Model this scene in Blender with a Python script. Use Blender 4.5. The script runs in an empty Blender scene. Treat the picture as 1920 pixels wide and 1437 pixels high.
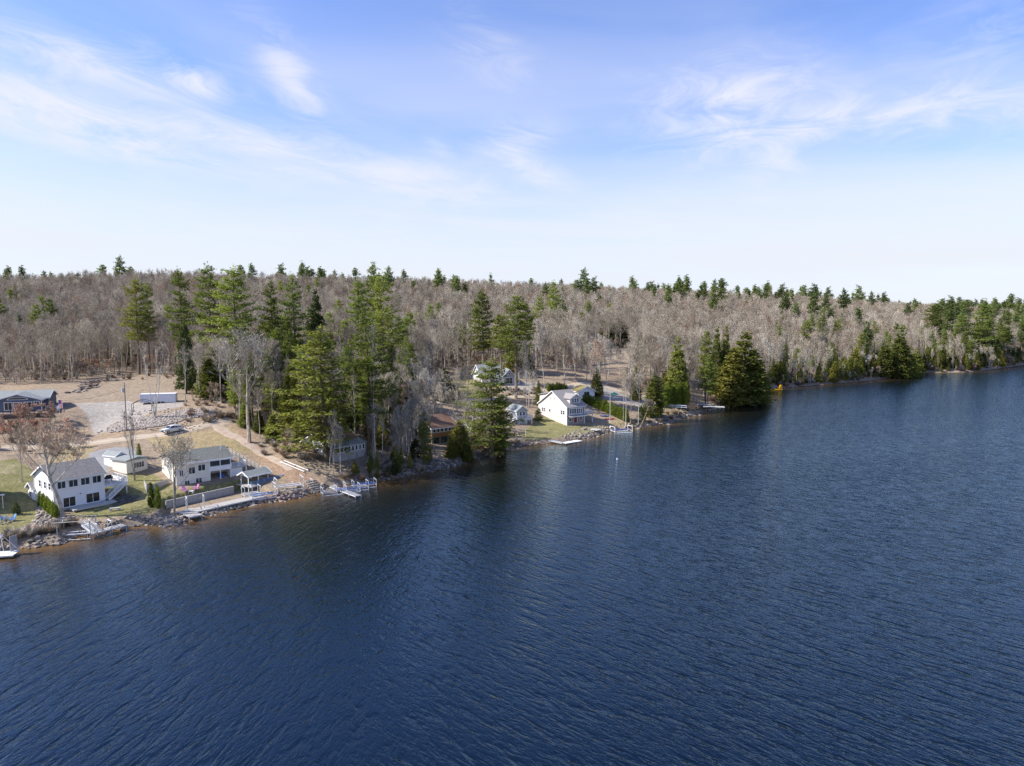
import bpy, math, random
import numpy as np
from mathutils import Vector, Matrix
R = math.radians
S = bpy.context.scene
COL = S.collection
rng = random.Random(7)
# ------------------------------------------------------------------ camera, sky, sun, exposure
F_PX, CAM_H, PITCH = 1330.0, 35.0, R(5.3)
cam = bpy.data.cameras.new("camera"); cam_o = bpy.data.objects.new("camera", cam); COL.objects.link(cam_o)
cam.sensor_width = 36; cam.lens = 36 * F_PX / 1920; cam.clip_start = 1; cam.clip_end = 12000
cam_o.location = (0, 0, CAM_H); cam_o.rotation_euler = (R(90) - PITCH, 0, 0)
S.camera = cam_o
SUN_EL, SUN_FROM = 40.0, Vector((-1.0, -0.17, 0)).normalized()      # horizontal direction towards the sun
sd = bpy.data.lights.new("sun", 'SUN'); sd.energy = 4.4; sd.angle = R(0.5); sd.color = (1.0, 0.955, 0.88)
sun_o = bpy.data.objects.new("sun", sd); COL.objects.link(sun_o)
sdir = Vector((SUN_FROM.x * math.cos(R(SUN_EL)), SUN_FROM.y * math.cos(R(SUN_EL)), math.sin(R(SUN_EL))))
sun_o.rotation_euler = sdir.to_track_quat('Z', 'Y').to_euler()
S.view_settings.view_transform = 'Standard'; S.view_settings.look = 'None'
S.view_settings.gamma = 1.0; S.view_settings.use_curve_mapping = False
S.view_settings.exposure = 0.78
S.cycles.max_bounces = 5; S.cycles.diffuse_bounces = 3; S.cycles.glossy_bounces = 3; S.cycles.transmission_bounces = 3
S.cycles.transparent_max_bounces = 6; S.cycles.caustics_reflective = False; S.cycles.caustics_refractive = False
S.cycles.use_denoising = True; S.cycles.denoiser = 'OPENIMAGEDENOISE'; S.cycles.denoising_input_passes = 'RGB_ALBEDO_NORMAL'; S.cycles.denoising_prefilter = 'NONE'; S.cycles.sample_clamp_indirect = 3.0

def nodes_of(tree):
    N, L = tree.nodes, tree.links
    def n(t, **kw):
        x = N.new(t)
        for k, v in kw.items():
            if k.startswith('_'):
                x.inputs[int(k[1:])].default_value = v
            else:
                setattr(x, k, v)
        return x
    def m(op, a, b=None, c=None, clamp=False):
        x = N.new('ShaderNodeMath'); x.operation = op; x.use_clamp = clamp
        for i, v in enumerate((a, b, c)):
            if v is None: continue
            if isinstance(v, (int, float)): x.inputs[i].default_value = v
            else: L.new(v, x.inputs[i])
        return x.outputs[0]
    def mix(f, a, b, mode='MIX'):
        x = N.new('ShaderNodeMix'); x.data_type = 'RGBA'; x.blend_type = mode
        for i, v in ((0, f), (6, a), (7, b)):
            if isinstance(v, (int, float)): x.inputs[i].default_value = v
            elif isinstance(v, tuple): x.inputs[i].default_value = (*v[:3], 1)
            else: L.new(v, x.inputs[i])
        return x.outputs[2]
    def ss(v, a, b, lo=0.0, hi=1.0):
        x = N.new('ShaderNodeMapRange'); x.interpolation_type = 'SMOOTHSTEP'
        L.new(v, x.inputs[0]); x.inputs[1].default_value = a; x.inputs[2].default_value = b
        x.inputs[3].default_value = lo; x.inputs[4].default_value = hi
        return x.outputs[0]
    return n, m, mix, ss, L

W = bpy.data.worlds.new("World"); S.world = W; W.use_nodes = True
W.node_tree.nodes.clear()
n, m, mix, ss, L = nodes_of(W.node_tree)
sky = n('ShaderNodeTexSky', sky_type='NISHITA', sun_disc=False)
sky.sun_elevation = R(SUN_EL); sky.sun_rotation = math.atan2(SUN_FROM.x, SUN_FROM.y) % (2 * math.pi)
sky.air_density = 1.0; sky.dust_density = 0.6; sky.ozone_density = 1.6; sky.altitude = 100
tc = n('ShaderNodeTexCoord'); sp = n('ShaderNodeSeparateXYZ'); L.new(tc.outputs['Generated'], sp.inputs[0])
az = m('MULTIPLY', m('ARCTAN2', sp.outputs[0], sp.outputs[1]), 57.2958)
el = m('MULTIPLY', m('ARCSINE', m('MINIMUM', m('MAXIMUM', sp.outputs[2], -1.0), 1.0)), 57.2958)
def noise_ae(sa, se, rot, scale, detail, rough, dist, seed):
    c, s = math.cos(R(rot)), math.sin(R(rot))
    u = m('ADD', m('MULTIPLY', az, c), m('MULTIPLY', el, s))
    v = m('SUBTRACT', m('MULTIPLY', el, c), m('MULTIPLY', az, s))
    cb = n('ShaderNodeCombineXYZ'); L.new(m('MULTIPLY', u, sa), cb.inputs[0]); L.new(m('MULTIPLY', v, se), cb.inputs[1]); cb.inputs[2].default_value = seed
    t = n('ShaderNodeTexNoise'); L.new(cb.outputs[0], t.inputs['Vector'])
    t.inputs['Scale'].default_value = scale; t.inputs['Detail'].default_value = detail
    t.inputs['Roughness'].default_value = rough; t.inputs['Distortion'].default_value = dist
    return t.outputs[0]
def blob(a0, e0, sa, se, rot):
    c, s = math.cos(R(rot)), math.sin(R(rot))
    da = m('SUBTRACT', az, a0); de = m('SUBTRACT', el, e0)
    u = m('DIVIDE', m('ADD', m('MULTIPLY', da, c), m('MULTIPLY', de, s)), sa)
    v = m('DIVIDE', m('SUBTRACT', m('MULTIPLY', de, c), m('MULTIPLY', da, s)), se)
    return m('EXPONENT', m('MULTIPLY', m('ADD', m('MULTIPLY', u, u), m('MULTIPLY', v, v)), -1.0))
wisp = noise_ae(.05, .42, -3, 1.0, 9, .66, 1.0, 3.1)
fine = noise_ae(.14, .42, 3, 1.0, 10, .68, 1.2, 9.7)
puff = noise_ae(.12, .44, -9, 1.0, 10, .67, 1.0, 5.3)
soft = noise_ae(.03, .12, -5, 1.0, 4, .5, .5, 1.7)
def region(blobs, nz, lo, hi):
    tot = None
    for b in blobs:
        g = blob(*b[:5]); g = m('MULTIPLY', g, b[5] if len(b) > 5 else 1.0)
        tot = g if tot is None else m('MAXIMUM', tot, g)
    return m('MULTIPLY', ss(m('ADD', nz, m('MULTIPLY', m('SUBTRACT', tot, 1.0), .22)), lo, hi), tot, clamp=True)
cR = region([(17, 14.8, 6.88, 3.75, 0, 1.0), (22, 13.9, 7.5, 1.88, 5, .95), (29, 13.8, 8.75, 1.88, 2, .8), (36, 13.2, 8.75, 2.0, 0, .65), (19.5, 11.8, 2.75, 2.5, 35, .85), (32, 17, 6.25, 3.12, 15, .35)], fine, .24, .64)
cL = region([(-29, 16.5, 10.0, 2.0, -6, .8), (-23.5, 16.2, 3.25, 1.62, -12, 1.0), (-16.8, 17.3, 1.88, 4.25, 38, .85), (-30, 12.9, 16.25, 2.5, -8, 1.0), (-19, 12.2, 13.75, 2.0, -8, 1.0), (-9, 10.7, 11.25, 1.75, -8, .85), (0, 13.2, 3.75, 1.88, 15, .8), (1.5, 11.4, 4.5, 1.62, -25, .85), (-1, 19.5, 4.38, 2.5, -25, .45), (-5.6, 12.9, 1.5, 0.62, -20, .7)], puff, .22, .64)
elsewhere = m('MULTIPLY', ss(wisp, .52, .85), ss(m('ABSOLUTE', az), 36, 60))
veil = m('MULTIPLY', ss(soft, .30, .70), .42)
lowband = m('MULTIPLY', ss(el, 14.0, 5.0), m('ADD', .42, m('MULTIPLY', wisp, .85)))
cl = m('MAXIMUM', m('MAXIMUM', m('MULTIPLY', cR, 1.0), m('MULTIPLY', cL, .95)), m('MULTIPLY', elsewhere, .6))
cl = m('SUBTRACT', 1.0, m('MULTIPLY', m('SUBTRACT', 1.0, cl), m('SUBTRACT', 1.0, m('MULTIPLY', veil, ss(el, 27, 14)))))
cl = m('SUBTRACT', 1.0, m('MULTIPLY', m('SUBTRACT', 1.0, cl), m('SUBTRACT', 1.0, m('MULTIPLY', lowband, .98))), clamp=True)
cloudcol = mix(ss(el, 2, 16), (4.95, 5.15, 5.6), (5.25, 5.3, 5.75))
skyt = mix(1.0, sky.outputs[0], (.93, 1.02, 1.42), 'MULTIPLY')
skyc = mix(cl, skyt, cloudcol)
bg = n('ShaderNodeBackground'); L.new(skyc, bg.inputs[0]); bg.inputs[1].default_value = 0.1
out = n('ShaderNodeOutputWorld'); L.new(bg.outputs[0], out.inputs[0])

# ------------------------------------------------------------------ pixel <-> world helpers used to survey the place
cp, sp_ = math.cos(PITCH), math.sin(PITCH)
def ray(px, py):
    dx = (px - 960) / F_PX; dy = -(py - 718.5) / F_PX
    return Vector((dx, cp + dy * sp_, -sp_ + dy * cp))
def at(px, py, z=0.0):
    d = ray(px, py); t = (z - CAM_H) / d.z
    return Vector((d.x * t, d.y * t, z))
def z_at(px, py, Y):
    d = ray(px, py); t = Y / d.y
    return CAM_H + d.z * t
def x_at(px, py, Y):
    d = ray(px, py); return d.x * Y / d.y

SHORE_PX = [(-900, 1330), (-400, 1150), (-120, 1072), (0, 1044), (30, 1030), (60, 1030), (120, 1022), (150, 1008), (180, 1003), (235, 994), (275, 985), (300, 988),
    (325, 988), (350, 980), (372, 974), (400, 968), (440, 957), (475, 948), (495, 944), (530, 940), (565, 934), (585, 927), (620, 920), (660, 908), (700, 903),
    (740, 897), (780, 889), (830, 881), (870, 869), (910, 857), (940, 849), (968, 842), (985, 836), (1010, 835), (1060, 829), (1100, 824), (1140, 813),
    (1165, 806), (1200, 803), (1250, 795), (1290, 783), (1330, 771), (1365, 763), (1400, 757), (1425, 749), (1436, 741), (1436, 734),
    (1445, 730), (1480, 727), (1530, 723), (1600, 717), (1650, 712), (1700, 706), (1738, 699), (1800, 699), (1840, 696), (1870, 692), (1905, 687), (1925, 684), (2100, 676), (2400, 668)]
SHORE = np.array([[at(*p).x, at(*p).y] for p in SHORE_PX])
def sdist(X, Y):
    P = np.stack([X, Y], -1).reshape(-1, 2); best = np.full(len(P), 1e9); sgn = np.ones(len(P))
    for a, b in zip(SHORE[:-1], SHORE[1:]):
        ab = b - a; t = np.clip(((P - a) @ ab) / (ab @ ab), 0, 1)
        q = P - (a + t[:, None] * ab); d = np.hypot(q[:, 0], q[:, 1])
        c = ab[0] * (P[:, 1] - a[1]) - ab[1] * (P[:, 0] - a[0])
        upd = d < best - 1e-9; best[upd] = d[upd]
    # side by crossing parity with the polyline closed around the lake
    poly = np.vstack([SHORE, [[6000, SHORE[-1][1]], [6000, -3000], [SHORE[0][0], -3000]]])
    inside = in_poly(P[:, 0], P[:, 1], poly)
    return (best * np.where(inside, -1, 1)).reshape(np.shape(X))
def in_poly(x, y, poly):
    r = np.zeros(np.shape(x), bool); k = len(poly)
    for i in range(k):
        x0, y0 = poly[i]; x1, y1 = poly[(i + 1) % k]
        if y0 == y1: continue
        c = ((y0 > y) != (y1 > y)) & (x < (x1 - x0) * (y - y0) / (y1 - y0) + x0)
        r ^= c
    return r
CP = [(0, 985, 1.9), (-200, 985, 3), (75, 945, 2.4), (150, 948, 2.1), (190, 938, 2.3), (240, 930, 2.4), (280, 955, 2.0), (0, 900, 5.2), (-200, 880, 7), (130, 852, 6.5), (40, 842, 7), (180, 800, 9),
    (240, 812, 8.7), (323, 812, 8.8), (430, 790, 9.6), (60, 800, 9.6), (60, 778, 12.2), (-150, 780, 12.4), (130, 775, 12.0), (170, 765, 12.3), (290, 762, 12.6), (380, 772, 12), (340, 792, 10.0), (250, 790, 10.4), (420, 765, 12.2),
    (200, 715, 14.6), (320, 715, 14.6), (0, 722, 14.4), (450, 830, 7), (500, 850, 5), (560, 882, 3.2), (600, 905, 1.3), (420, 855, 5.6), (400, 922, 2.3), (330, 920, 2.5), (440, 905, 2.3), (350, 850, 6.2), (240, 888, 4.2), (280, 880, 4.2),
    (650, 866, 3.0), (560, 842, 6), (480, 765, 12), (700, 885, 1.5), (640, 800, 8), (700, 760, 10), (760, 850, 3), (820, 838, 2.6), (860, 852, 1.6), (850, 780, 6.5), (820, 743, 9.6), (900, 718, 12), (980, 708, 13), (880, 690, 14.5), (1000, 690, 15),
    (1000, 803, 2), (1062, 798, 2.3), (1110, 788, 2.4), (960, 825, 1.5), (1000, 755, 6.8), (1060, 740, 8), (1100, 745, 7), (1100, 715, 11), (1180, 745, 6), (1140, 700, 12.5), (1120, 690, 13), (1120, 655, 19.5), (1220, 665, 18), (1240, 772, 2.3), (1300, 757, 2.6), (1340, 735, 4.5), (1380, 748, 2.2)]
CP = [(at(*p).x, at(*p).y, p[2]) for p in CP]
def dp(px, Y, z): return (x_at(px, 600, Y), Y, z)
CP += [dp(1500, 385, 3), dp(1500, 410, 8), dp(1480, 440, 13), dp(1620, 415, 5), dp(1630, 460, 10), dp(1750, 480, 7), dp(1860, 500, 4), dp(1900, 570, 8), dp(1700, 420, 3), dp(1400, 310, 4), dp(1380, 350, 8), dp(1300, 350, 11),
    dp(0, 350, 26), dp(0, 600, 50), dp(200, 350, 24), dp(400, 350, 24), dp(200, 280, 17), dp(500, 260, 15), dp(700, 270, 15), dp(600, 350, 22), dp(300, 600, 56), dp(600, 600, 51), dp(800, 350, 20), dp(800, 620, 50), dp(1000, 450, 26), dp(1000, 700, 50),
    dp(1200, 460, 24), dp(1200, 750, 46), dp(1350, 450, 17), dp(1300, 600, 33), dp(1350, 800, 45), dp(1500, 600, 27), dp(1500, 850, 42), dp(1700, 650, 22), dp(1700, 950, 35), dp(1900, 750, 17), dp(1920, 1050, 27),
    dp(-600, 350, 24), dp(-600, 600, 48), dp(2400, 800, 14), dp(2500, 1100, 24), dp(-300, 200, 14),
    dp(0, 800, 46), dp(600, 850, 44), dp(1000, 950, 42), dp(1500, 1100, 36), dp(0, 1300, 30), dp(1000, 1400, 30), dp(1900, 1400, 30), dp(-600, 1000, 35), dp(2500, 1500, 24)]
CP += [(p[0], p[1], 1.1) for p in SHORE[2:-2:2]]
CP = np.array(CP)
def kern(d): return np.sqrt(d * d + 4.0)
D = np.hypot(CP[:, 0][:, None] - CP[:, 0], CP[:, 1][:, None] - CP[:, 1])
A = np.block([[kern(D) - np.eye(len(CP)) * 1.5, np.ones((len(CP), 1))], [np.ones((1, len(CP))), np.zeros((1, 1))]])
WT = np.linalg.solve(A, np.append(CP[:, 2], 0))
def gsurf(x, y):
    out = np.full(x.shape, WT[-1])
    for (cx, cy, _), w in zip(CP, WT[:-1]): out = out + w * kern(np.hypot(x - cx, y - cy))
    return out
def vnoise(x, y, seed):
    def h(i, j): return np.modf(np.sin(i * 127.1 + j * 311.7 + seed * 74.7) * 43758.5453)[0] * .5 + .5
    i, j = np.floor(x), np.floor(y); fx, fy = x - i, y - j; fx = fx * fx * (3 - 2 * fx); fy = fy * fy * (3 - 2 * fy)
    return (h(i, j) * (1 - fx) + h(i + 1, j) * fx) * (1 - fy) + (h(i, j + 1) * (1 - fx) + h(i + 1, j + 1) * fx) * fy
def height_raw(x, y):
    d = sdist(x, y); g = gsurf(x, y)
    lim = np.maximum(30 - .01 * y, 12); far = np.clip((y - 1400) / 1500, 0, 1); g = g * (1 - far) + 25 * far
    wob = (vnoise(x / 9, y / 9, 1) - .5) * .5 * np.clip(d / 12, 0, 1) * np.clip((y - 200) / 60, .12, 1)
    land0 = np.minimum(np.maximum(g, .9) + wob, -.25 + .62 * d + .12 * vnoise(x / 1.3, y / 1.3, 4))
    land = np.where(in_poly(x, y, CARVE), np.minimum(land0, .55), land0)
    return np.where(d > 0, land, -.25 + np.maximum(d * .13, -5))
CARVE = np.array([[at(*p, .55).x, at(*p, .55).y] for p in [(306, 952), (439, 921.5), (462, 919), (500, 928), (490, 960), (440, 975), (350, 1000), (300, 1000)]])
GX0, GX1, GY0, GY1, GS = -560.0, 1160.0, 60.0, 1560.0, 2.0
gx = np.arange(GX0, GX1 + .1, GS); gy = np.arange(GY0, GY1 + .1, GS)
HG = np.zeros((len(gy), len(gx)))
XX, YY = np.meshgrid(gx, gy)
HG = height_raw(XX, YY)
# a finer patch over the settled shore
FX0, FX1, FY0, FY1, FS = -135.0, 130.0, 92.0, 330.0, 0.5
fx_ = np.arange(FX0, FX1 + .1, FS); fy_ = np.arange(FY0, FY1 + .1, FS)
FG = height_raw(*np.meshgrid(fx_, fy_))
def _bil(G, x, y, x0, y0, s):
    u = np.clip((x - x0) / s, 0, G.shape[1] - 1.001); v = np.clip((y - y0) / s, 0, G.shape[0] - 1.001)
    i, j = u.astype(int), v.astype(int); fu, fv = u - i, v - j
    return (G[j, i] * (1 - fu) + G[j, i + 1] * fu) * (1 - fv) + (G[j + 1, i] * (1 - fu) + G[j + 1, i + 1] * fu) * fv
def hv(x, y):
    x = np.asarray(x, float); y = np.asarray(y, float)
    a = _bil(HG, x, y, GX0, GY0, GS); b = _bil(FG, x, y, FX0, FY0, FS)
    return np.where((x > FX0) & (x < FX1) & (y > FY0) & (y < FY1), b, a)
def hz(x, y): return float(hv(np.array([x]), np.array([y]))[0])
_T = np.geomspace(70, 1500, 1400)
def ground(px, py, lift=0.0):
    d = ray(px, py); x, y, z = d.x * _T, d.y * _T, CAM_H + d.z * _T
    k = np.nonzero(z < np.maximum(hv(x, y), 0))[0]
    k = k[0] if len(k) else len(_T) - 1
    a, b = _T[max(k - 1, 0)], _T[k]
    for _ in range(12):
        c = (a + b) / 2
        if CAM_H + d.z * c < max(hz(d.x * c, d.y * c), 0): b = c
        else: a = c
    return Vector((d.x * b, d.y * b, CAM_H + d.z * b + lift))
def gpoly(pts): return np.array([[ground(*p).x, ground(*p).y] for p in pts])
# ------------------------------------------------------------------ materials
MATS = {}
def mat(name, col, rough=.8, col2=None, scale=1.5, bump=0.0, metal=0.0, spec=.3, detail=4, stretch=None, coat=0.0, lines=None):
    """a weathered surface: two tones broken up by noise in object space; lines=(axis, per metre, depth) gives boards or courses"""
    if name in MATS: return MATS[name]
    M = bpy.data.materials.new(name); M.use_nodes = True; t = M.node_tree; t.nodes.clear(); MATS[name] = M
    n, m, mix, ss, L = nodes_of(t)
    p = n('ShaderNodeBsdfPrincipled'); o = n('ShaderNodeOutputMaterial'); L.new(p.outputs[0], o.inputs[0])
    p.inputs['Roughness'].default_value = rough; p.inputs['Metallic'].default_value = metal
    p.inputs['Specular IOR Level'].default_value = spec; p.inputs['Coat Weight'].default_value = coat
    tc = n('ShaderNodeTexCoord'); v = tc.outputs['Object']
    if stretch:
        mp = n('ShaderNodeMapping'); mp.inputs['Scale'].default_value = stretch; L.new(v, mp.inputs[0]); v = mp.outputs[0]
    nt = n('ShaderNodeTexNoise'); L.new(v, nt.inputs['Vector']); nt.inputs['Scale'].default_value = scale; nt.inputs['Detail'].default_value = detail; nt.inputs['Roughness'].default_value = .65
    c2 = col2 or tuple(c * .78 for c in col)
    c = mix(ss(nt.outputs[0], .35, .68), col, c2)
    hgt = nt.outputs[0]
    if lines:
        ax, per, depth = lines
        s = n('ShaderNodeSeparateXYZ'); L.new(tc.outputs['Object'], s.inputs[0])
        fr = m('FRACT', m('MULTIPLY', s.outputs[ax], per))
        edge = ss(fr, 0.0, .14)
        c = mix(edge, mix(1.0, c, (depth,) * 3, 'MULTIPLY'), c); hgt = m('ADD', m('MULTIPLY', edge, 1.0), m('MULTIPLY', nt.outputs[0], .3))
        bump = max(bump, .004)
    L.new(c, p.inputs['Base Color'])
    if bump:
        b = n('ShaderNodeBump'); b.inputs['Distance'].default_value = bump; b.inputs['Strength'].default_value = .8; L.new(hgt, b.inputs['Height']); L.new(b.outputs[0], p.inputs['Normal'])
    return M
def tree_mat(name, cols, trans=0.0, patch=.02, lo=.3, hi=.7):
    """colour drifts from tree to tree (each one's own random number) and in patches over the wood (each one's place)"""
    M = bpy.data.materials.new(name); M.use_nodes = True; t = M.node_tree; t.nodes.clear(); MATS[name] = M
    n, m, mix, ss, L = nodes_of(t)
    oi = n('ShaderNodeObjectInfo'); nt = n('ShaderNodeTexNoise'); mp = n('ShaderNodeVectorMath', operation='SCALE'); L.new(oi.outputs['Location'], mp.inputs[0]); mp.inputs['Scale'].default_value = patch
    L.new(mp.outputs[0], nt.inputs['Vector']); nt.inputs['Scale'].default_value = 1; nt.inputs['Detail'].default_value = 2
    f1 = ss(m('ADD', m('MULTIPLY', nt.outputs[0], .6), m('MULTIPLY', oi.outputs['Random'], .4)), lo, hi)
    f2 = ss(m('FRACT', m('MULTIPLY', oi.outputs['Random'], 17.3)), .86, 1.0)
    c = mix(f1, cols[0], cols[1]); c = mix(f2, c, cols[2])
    g = n('ShaderNodeTexCoord'); n2 = n('ShaderNodeTexNoise'); L.new(g.outputs['Object'], n2.inputs['Vector']); n2.inputs['Scale'].default_value = 1.1; n2.inputs['Detail'].default_value = 3
    c = mix(ss(n2.outputs[0], .35, .65), mix(1.0, c, (.72, .74, .7), 'MULTIPLY'), mix(1.0, c, (1.22, 1.2, 1.1), 'MULTIPLY'))
    vr = n('ShaderNodeMapRange'); L.new(m('FRACT', m('MULTIPLY', oi.outputs['Random'], 31.7)), vr.inputs[0]); vr.inputs[3].default_value = .64; vr.inputs[4].default_value = 1.36
    cv = n('ShaderNodeVectorMath', operation='SCALE'); L.new(c, cv.inputs[0]); L.new(vr.outputs[0], cv.inputs['Scale']); c = cv.outputs[0]
    d = n('ShaderNodeBsdfDiffuse'); L.new(c, d.inputs[0]); o = n('ShaderNodeOutputMaterial')
    if trans:
        tr = n('ShaderNodeBsdfTranslucent'); L.new(mix(1.0, c, (1.2, 1.3, .6), 'MULTIPLY'), tr.inputs[0])
        ms = n('ShaderNodeMixShader'); ms.inputs[0].default_value = trans; L.new(d.outputs[0], ms.inputs[1]); L.new(tr.outputs[0], ms.inputs[2]); L.new(ms.outputs[0], o.inputs[0])
    else: L.new(d.outputs[0], o.inputs[0])
    return M
T_BARK = tree_mat('hardwood_bark', [(.38, .33, .285), (.48, .435, .395), (.32, .27, .235)])
T_TWIG = tree_mat('hardwood_twigs', [(.345, .29, .235), (.46, .405, .345), (.37, .25, .185)])
T_WTWIG = tree_mat('pale_twigs', [(.36, .325, .295), (.42, .385, .355), (.33, .28, .25)])
T_WBARK = tree_mat('pale_bark', [(.42, .385, .35), (.50, .465, .43), (.36, .325, .29)])
T_REDTWIG = tree_mat('budding_red_twigs', [(.56, .37, .30), (.54, .42, .35), (.56, .34, .27)])
T_BUFF = tree_mat('budding_buff_twigs', [(.42, .31, .24), (.38, .30, .235), (.42, .28, .22)])
T_PBARK = tree_mat('conifer_bark', [(.15, .115, .09), (.20, .165, .14), (.12, .09, .07)])
T_PINE = tree_mat('pine_needles', [(.225, .255, .07), (.18, .215, .065), (.26, .26, .075)], .38, .03)
T_FARPINE = tree_mat('far_pine_needles', [(.155, .185, .07), (.12, .155, .065), (.185, .195, .08)], .34, .01)
T_CEDAR = tree_mat('hemlock_needles', [(.205, .215, .06), (.165, .18, .055), (.25, .235, .07)], .36, .03)
T_GOLD = tree_mat('yellow_green_needles', [(.23, .215, .05), (.20, .20, .05), (.25, .21, .055)], .28, .03)
T_DARK = tree_mat('dark_hemlock_needles', [(.075, .095, .04), (.09, .11, .045), (.08, .10, .04)], .2, .03)
T_ARBOR = tree_mat('arborvitae_scales', [(.15, .19, .035), (.18, .21, .04), (.13, .17, .035)], .25, .03)

# ------------------------------------------------------------------ mesh helpers
class MB:
    def __init__(s): s.v = []; s.f = []
    def add(s, vs, fs):
        b = len(s.v); s.v += [tuple(v) for v in vs]; s.f += [tuple(i + b for i in f) for f in fs]; return s
    def box(s, c, d, rz=0.0, M=None):
        x, y, z = (k / 2 for k in d); q = Matrix.Rotation(rz, 3, 'Z')
        vs = [Vector(c) + q @ Vector((a * x, b * y, e * z)) for a in (-1, 1) for b in (-1, 1) for e in (-1, 1)]
        if M: vs = [M @ v for v in vs]
        return s.add(vs, [(0, 1, 3, 2), (4, 6, 7, 5), (0, 4, 5, 1), (2, 3, 7, 6), (0, 2, 6, 4), (1, 5, 7, 3)])
    def b2(s, a, b):
        return s.box([(a[i] + b[i]) / 2 for i in range(3)], [abs(b[i] - a[i]) for i in range(3)])
    def tube(s, p, q, r0, r1=None, k=6, caps=True):
        r1 = r0 if r1 is None else r1; p, q = Vector(p), Vector(q); a = (q - p).normalized()
        u = a.cross(Vector((0, 0, 1)) if abs(a.z) < .9 else Vector((1, 0, 0))).normalized(); w = a.cross(u)
        vs = [o + (u * math.cos(t) + w * math.sin(t)) * r for o, r in ((p, r0), (q, r1)) for t in (2 * math.pi * i / k for i in range(k))]
        fs = [(i, (i + 1) % k, k + (i + 1) % k, k + i) for i in range(k)]
        if caps: fs += [tuple(range(k - 1, -1, -1)), tuple(range(k, 2 * k))]
        return s.add(vs, fs)
    def prism(s, pts, axis, a, b):
        """polygon pts (2-D) pushed along an axis: 'x' -> pts are (y,z), 'y' -> (x,z), 'z' -> (x,y)"""
        def P(u, v, w): return {'x': (w, u, v), 'y': (u, w, v), 'z': (u, v, w)}[axis]
        k = len(pts); vs = [P(u, v, a) for u, v in pts] + [P(u, v, b) for u, v in pts]
        return s.add(vs, [tuple(range(k)), tuple(range(2 * k - 1, k - 1, -1))] + [(i, k + i, k + (i + 1) % k, (i + 1) % k) for i in range(k)])
    def mesh(s, name, m, fix=True):
        me = bpy.data.meshes.new(name); me.from_pydata(s.v, [], s.f); me.materials.append(m)
        if fix:
            import bmesh
            b = bmesh.new(); b.from_mesh(me); bmesh.ops.recalc_face_normals(b, faces=b.faces); b.to_mesh(me); b.free()
        return me
def link(name, me, parent=None, loc=(0, 0, 0), rz=0.0, sc=None):
    o = bpy.data.objects.new(name, me); COL.objects.link(o); o.location = loc
    if rz: o.rotation_euler.z = rz
    if sc: o.scale = sc if hasattr(sc, '__len__') else (sc,) * 3
    if parent: o.parent = parent
    return o
def part(name, mb, m, parent, loc=(0, 0, 0), rz=0.0, label=None):
    o = link(name, mb if isinstance(mb, bpy.types.Mesh) else mb.mesh(name, m), parent, loc, rz)
    if label: o['label'] = label
    return o
def thing(name, label, cat, loc, rz=0.0, group=None):
    o = link(name, None, None, loc, rz); return tag(o, label, cat, group)
def tag(o, label, cat, group=None, kind=None):
    if label: o['label'] = label
    if cat: o['category'] = cat
    if group: o['group'] = group
    if kind: o['kind'] = kind
    return o
def np_mesh(name, V, F, m, smooth=False):
    me = bpy.data.meshes.new(name); V = np.asarray(V, np.float32); F = np.asarray(F, np.int32); k = F.shape[1]
    me.vertices.add(len(V)); me.vertices.foreach_set('co', V.ravel()); me.loops.add(F.size); me.loops.foreach_set('vertex_index', F.ravel())
    me.polygons.add(len(F)); me.polygons.foreach_set('loop_start', np.arange(0, F.size, k, dtype=np.int32))
    if smooth: me.polygons.foreach_set('use_smooth', np.ones(len(F), bool))
    me.update(calc_edges=True)
    if m: me.materials.append(m)
    return me
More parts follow.
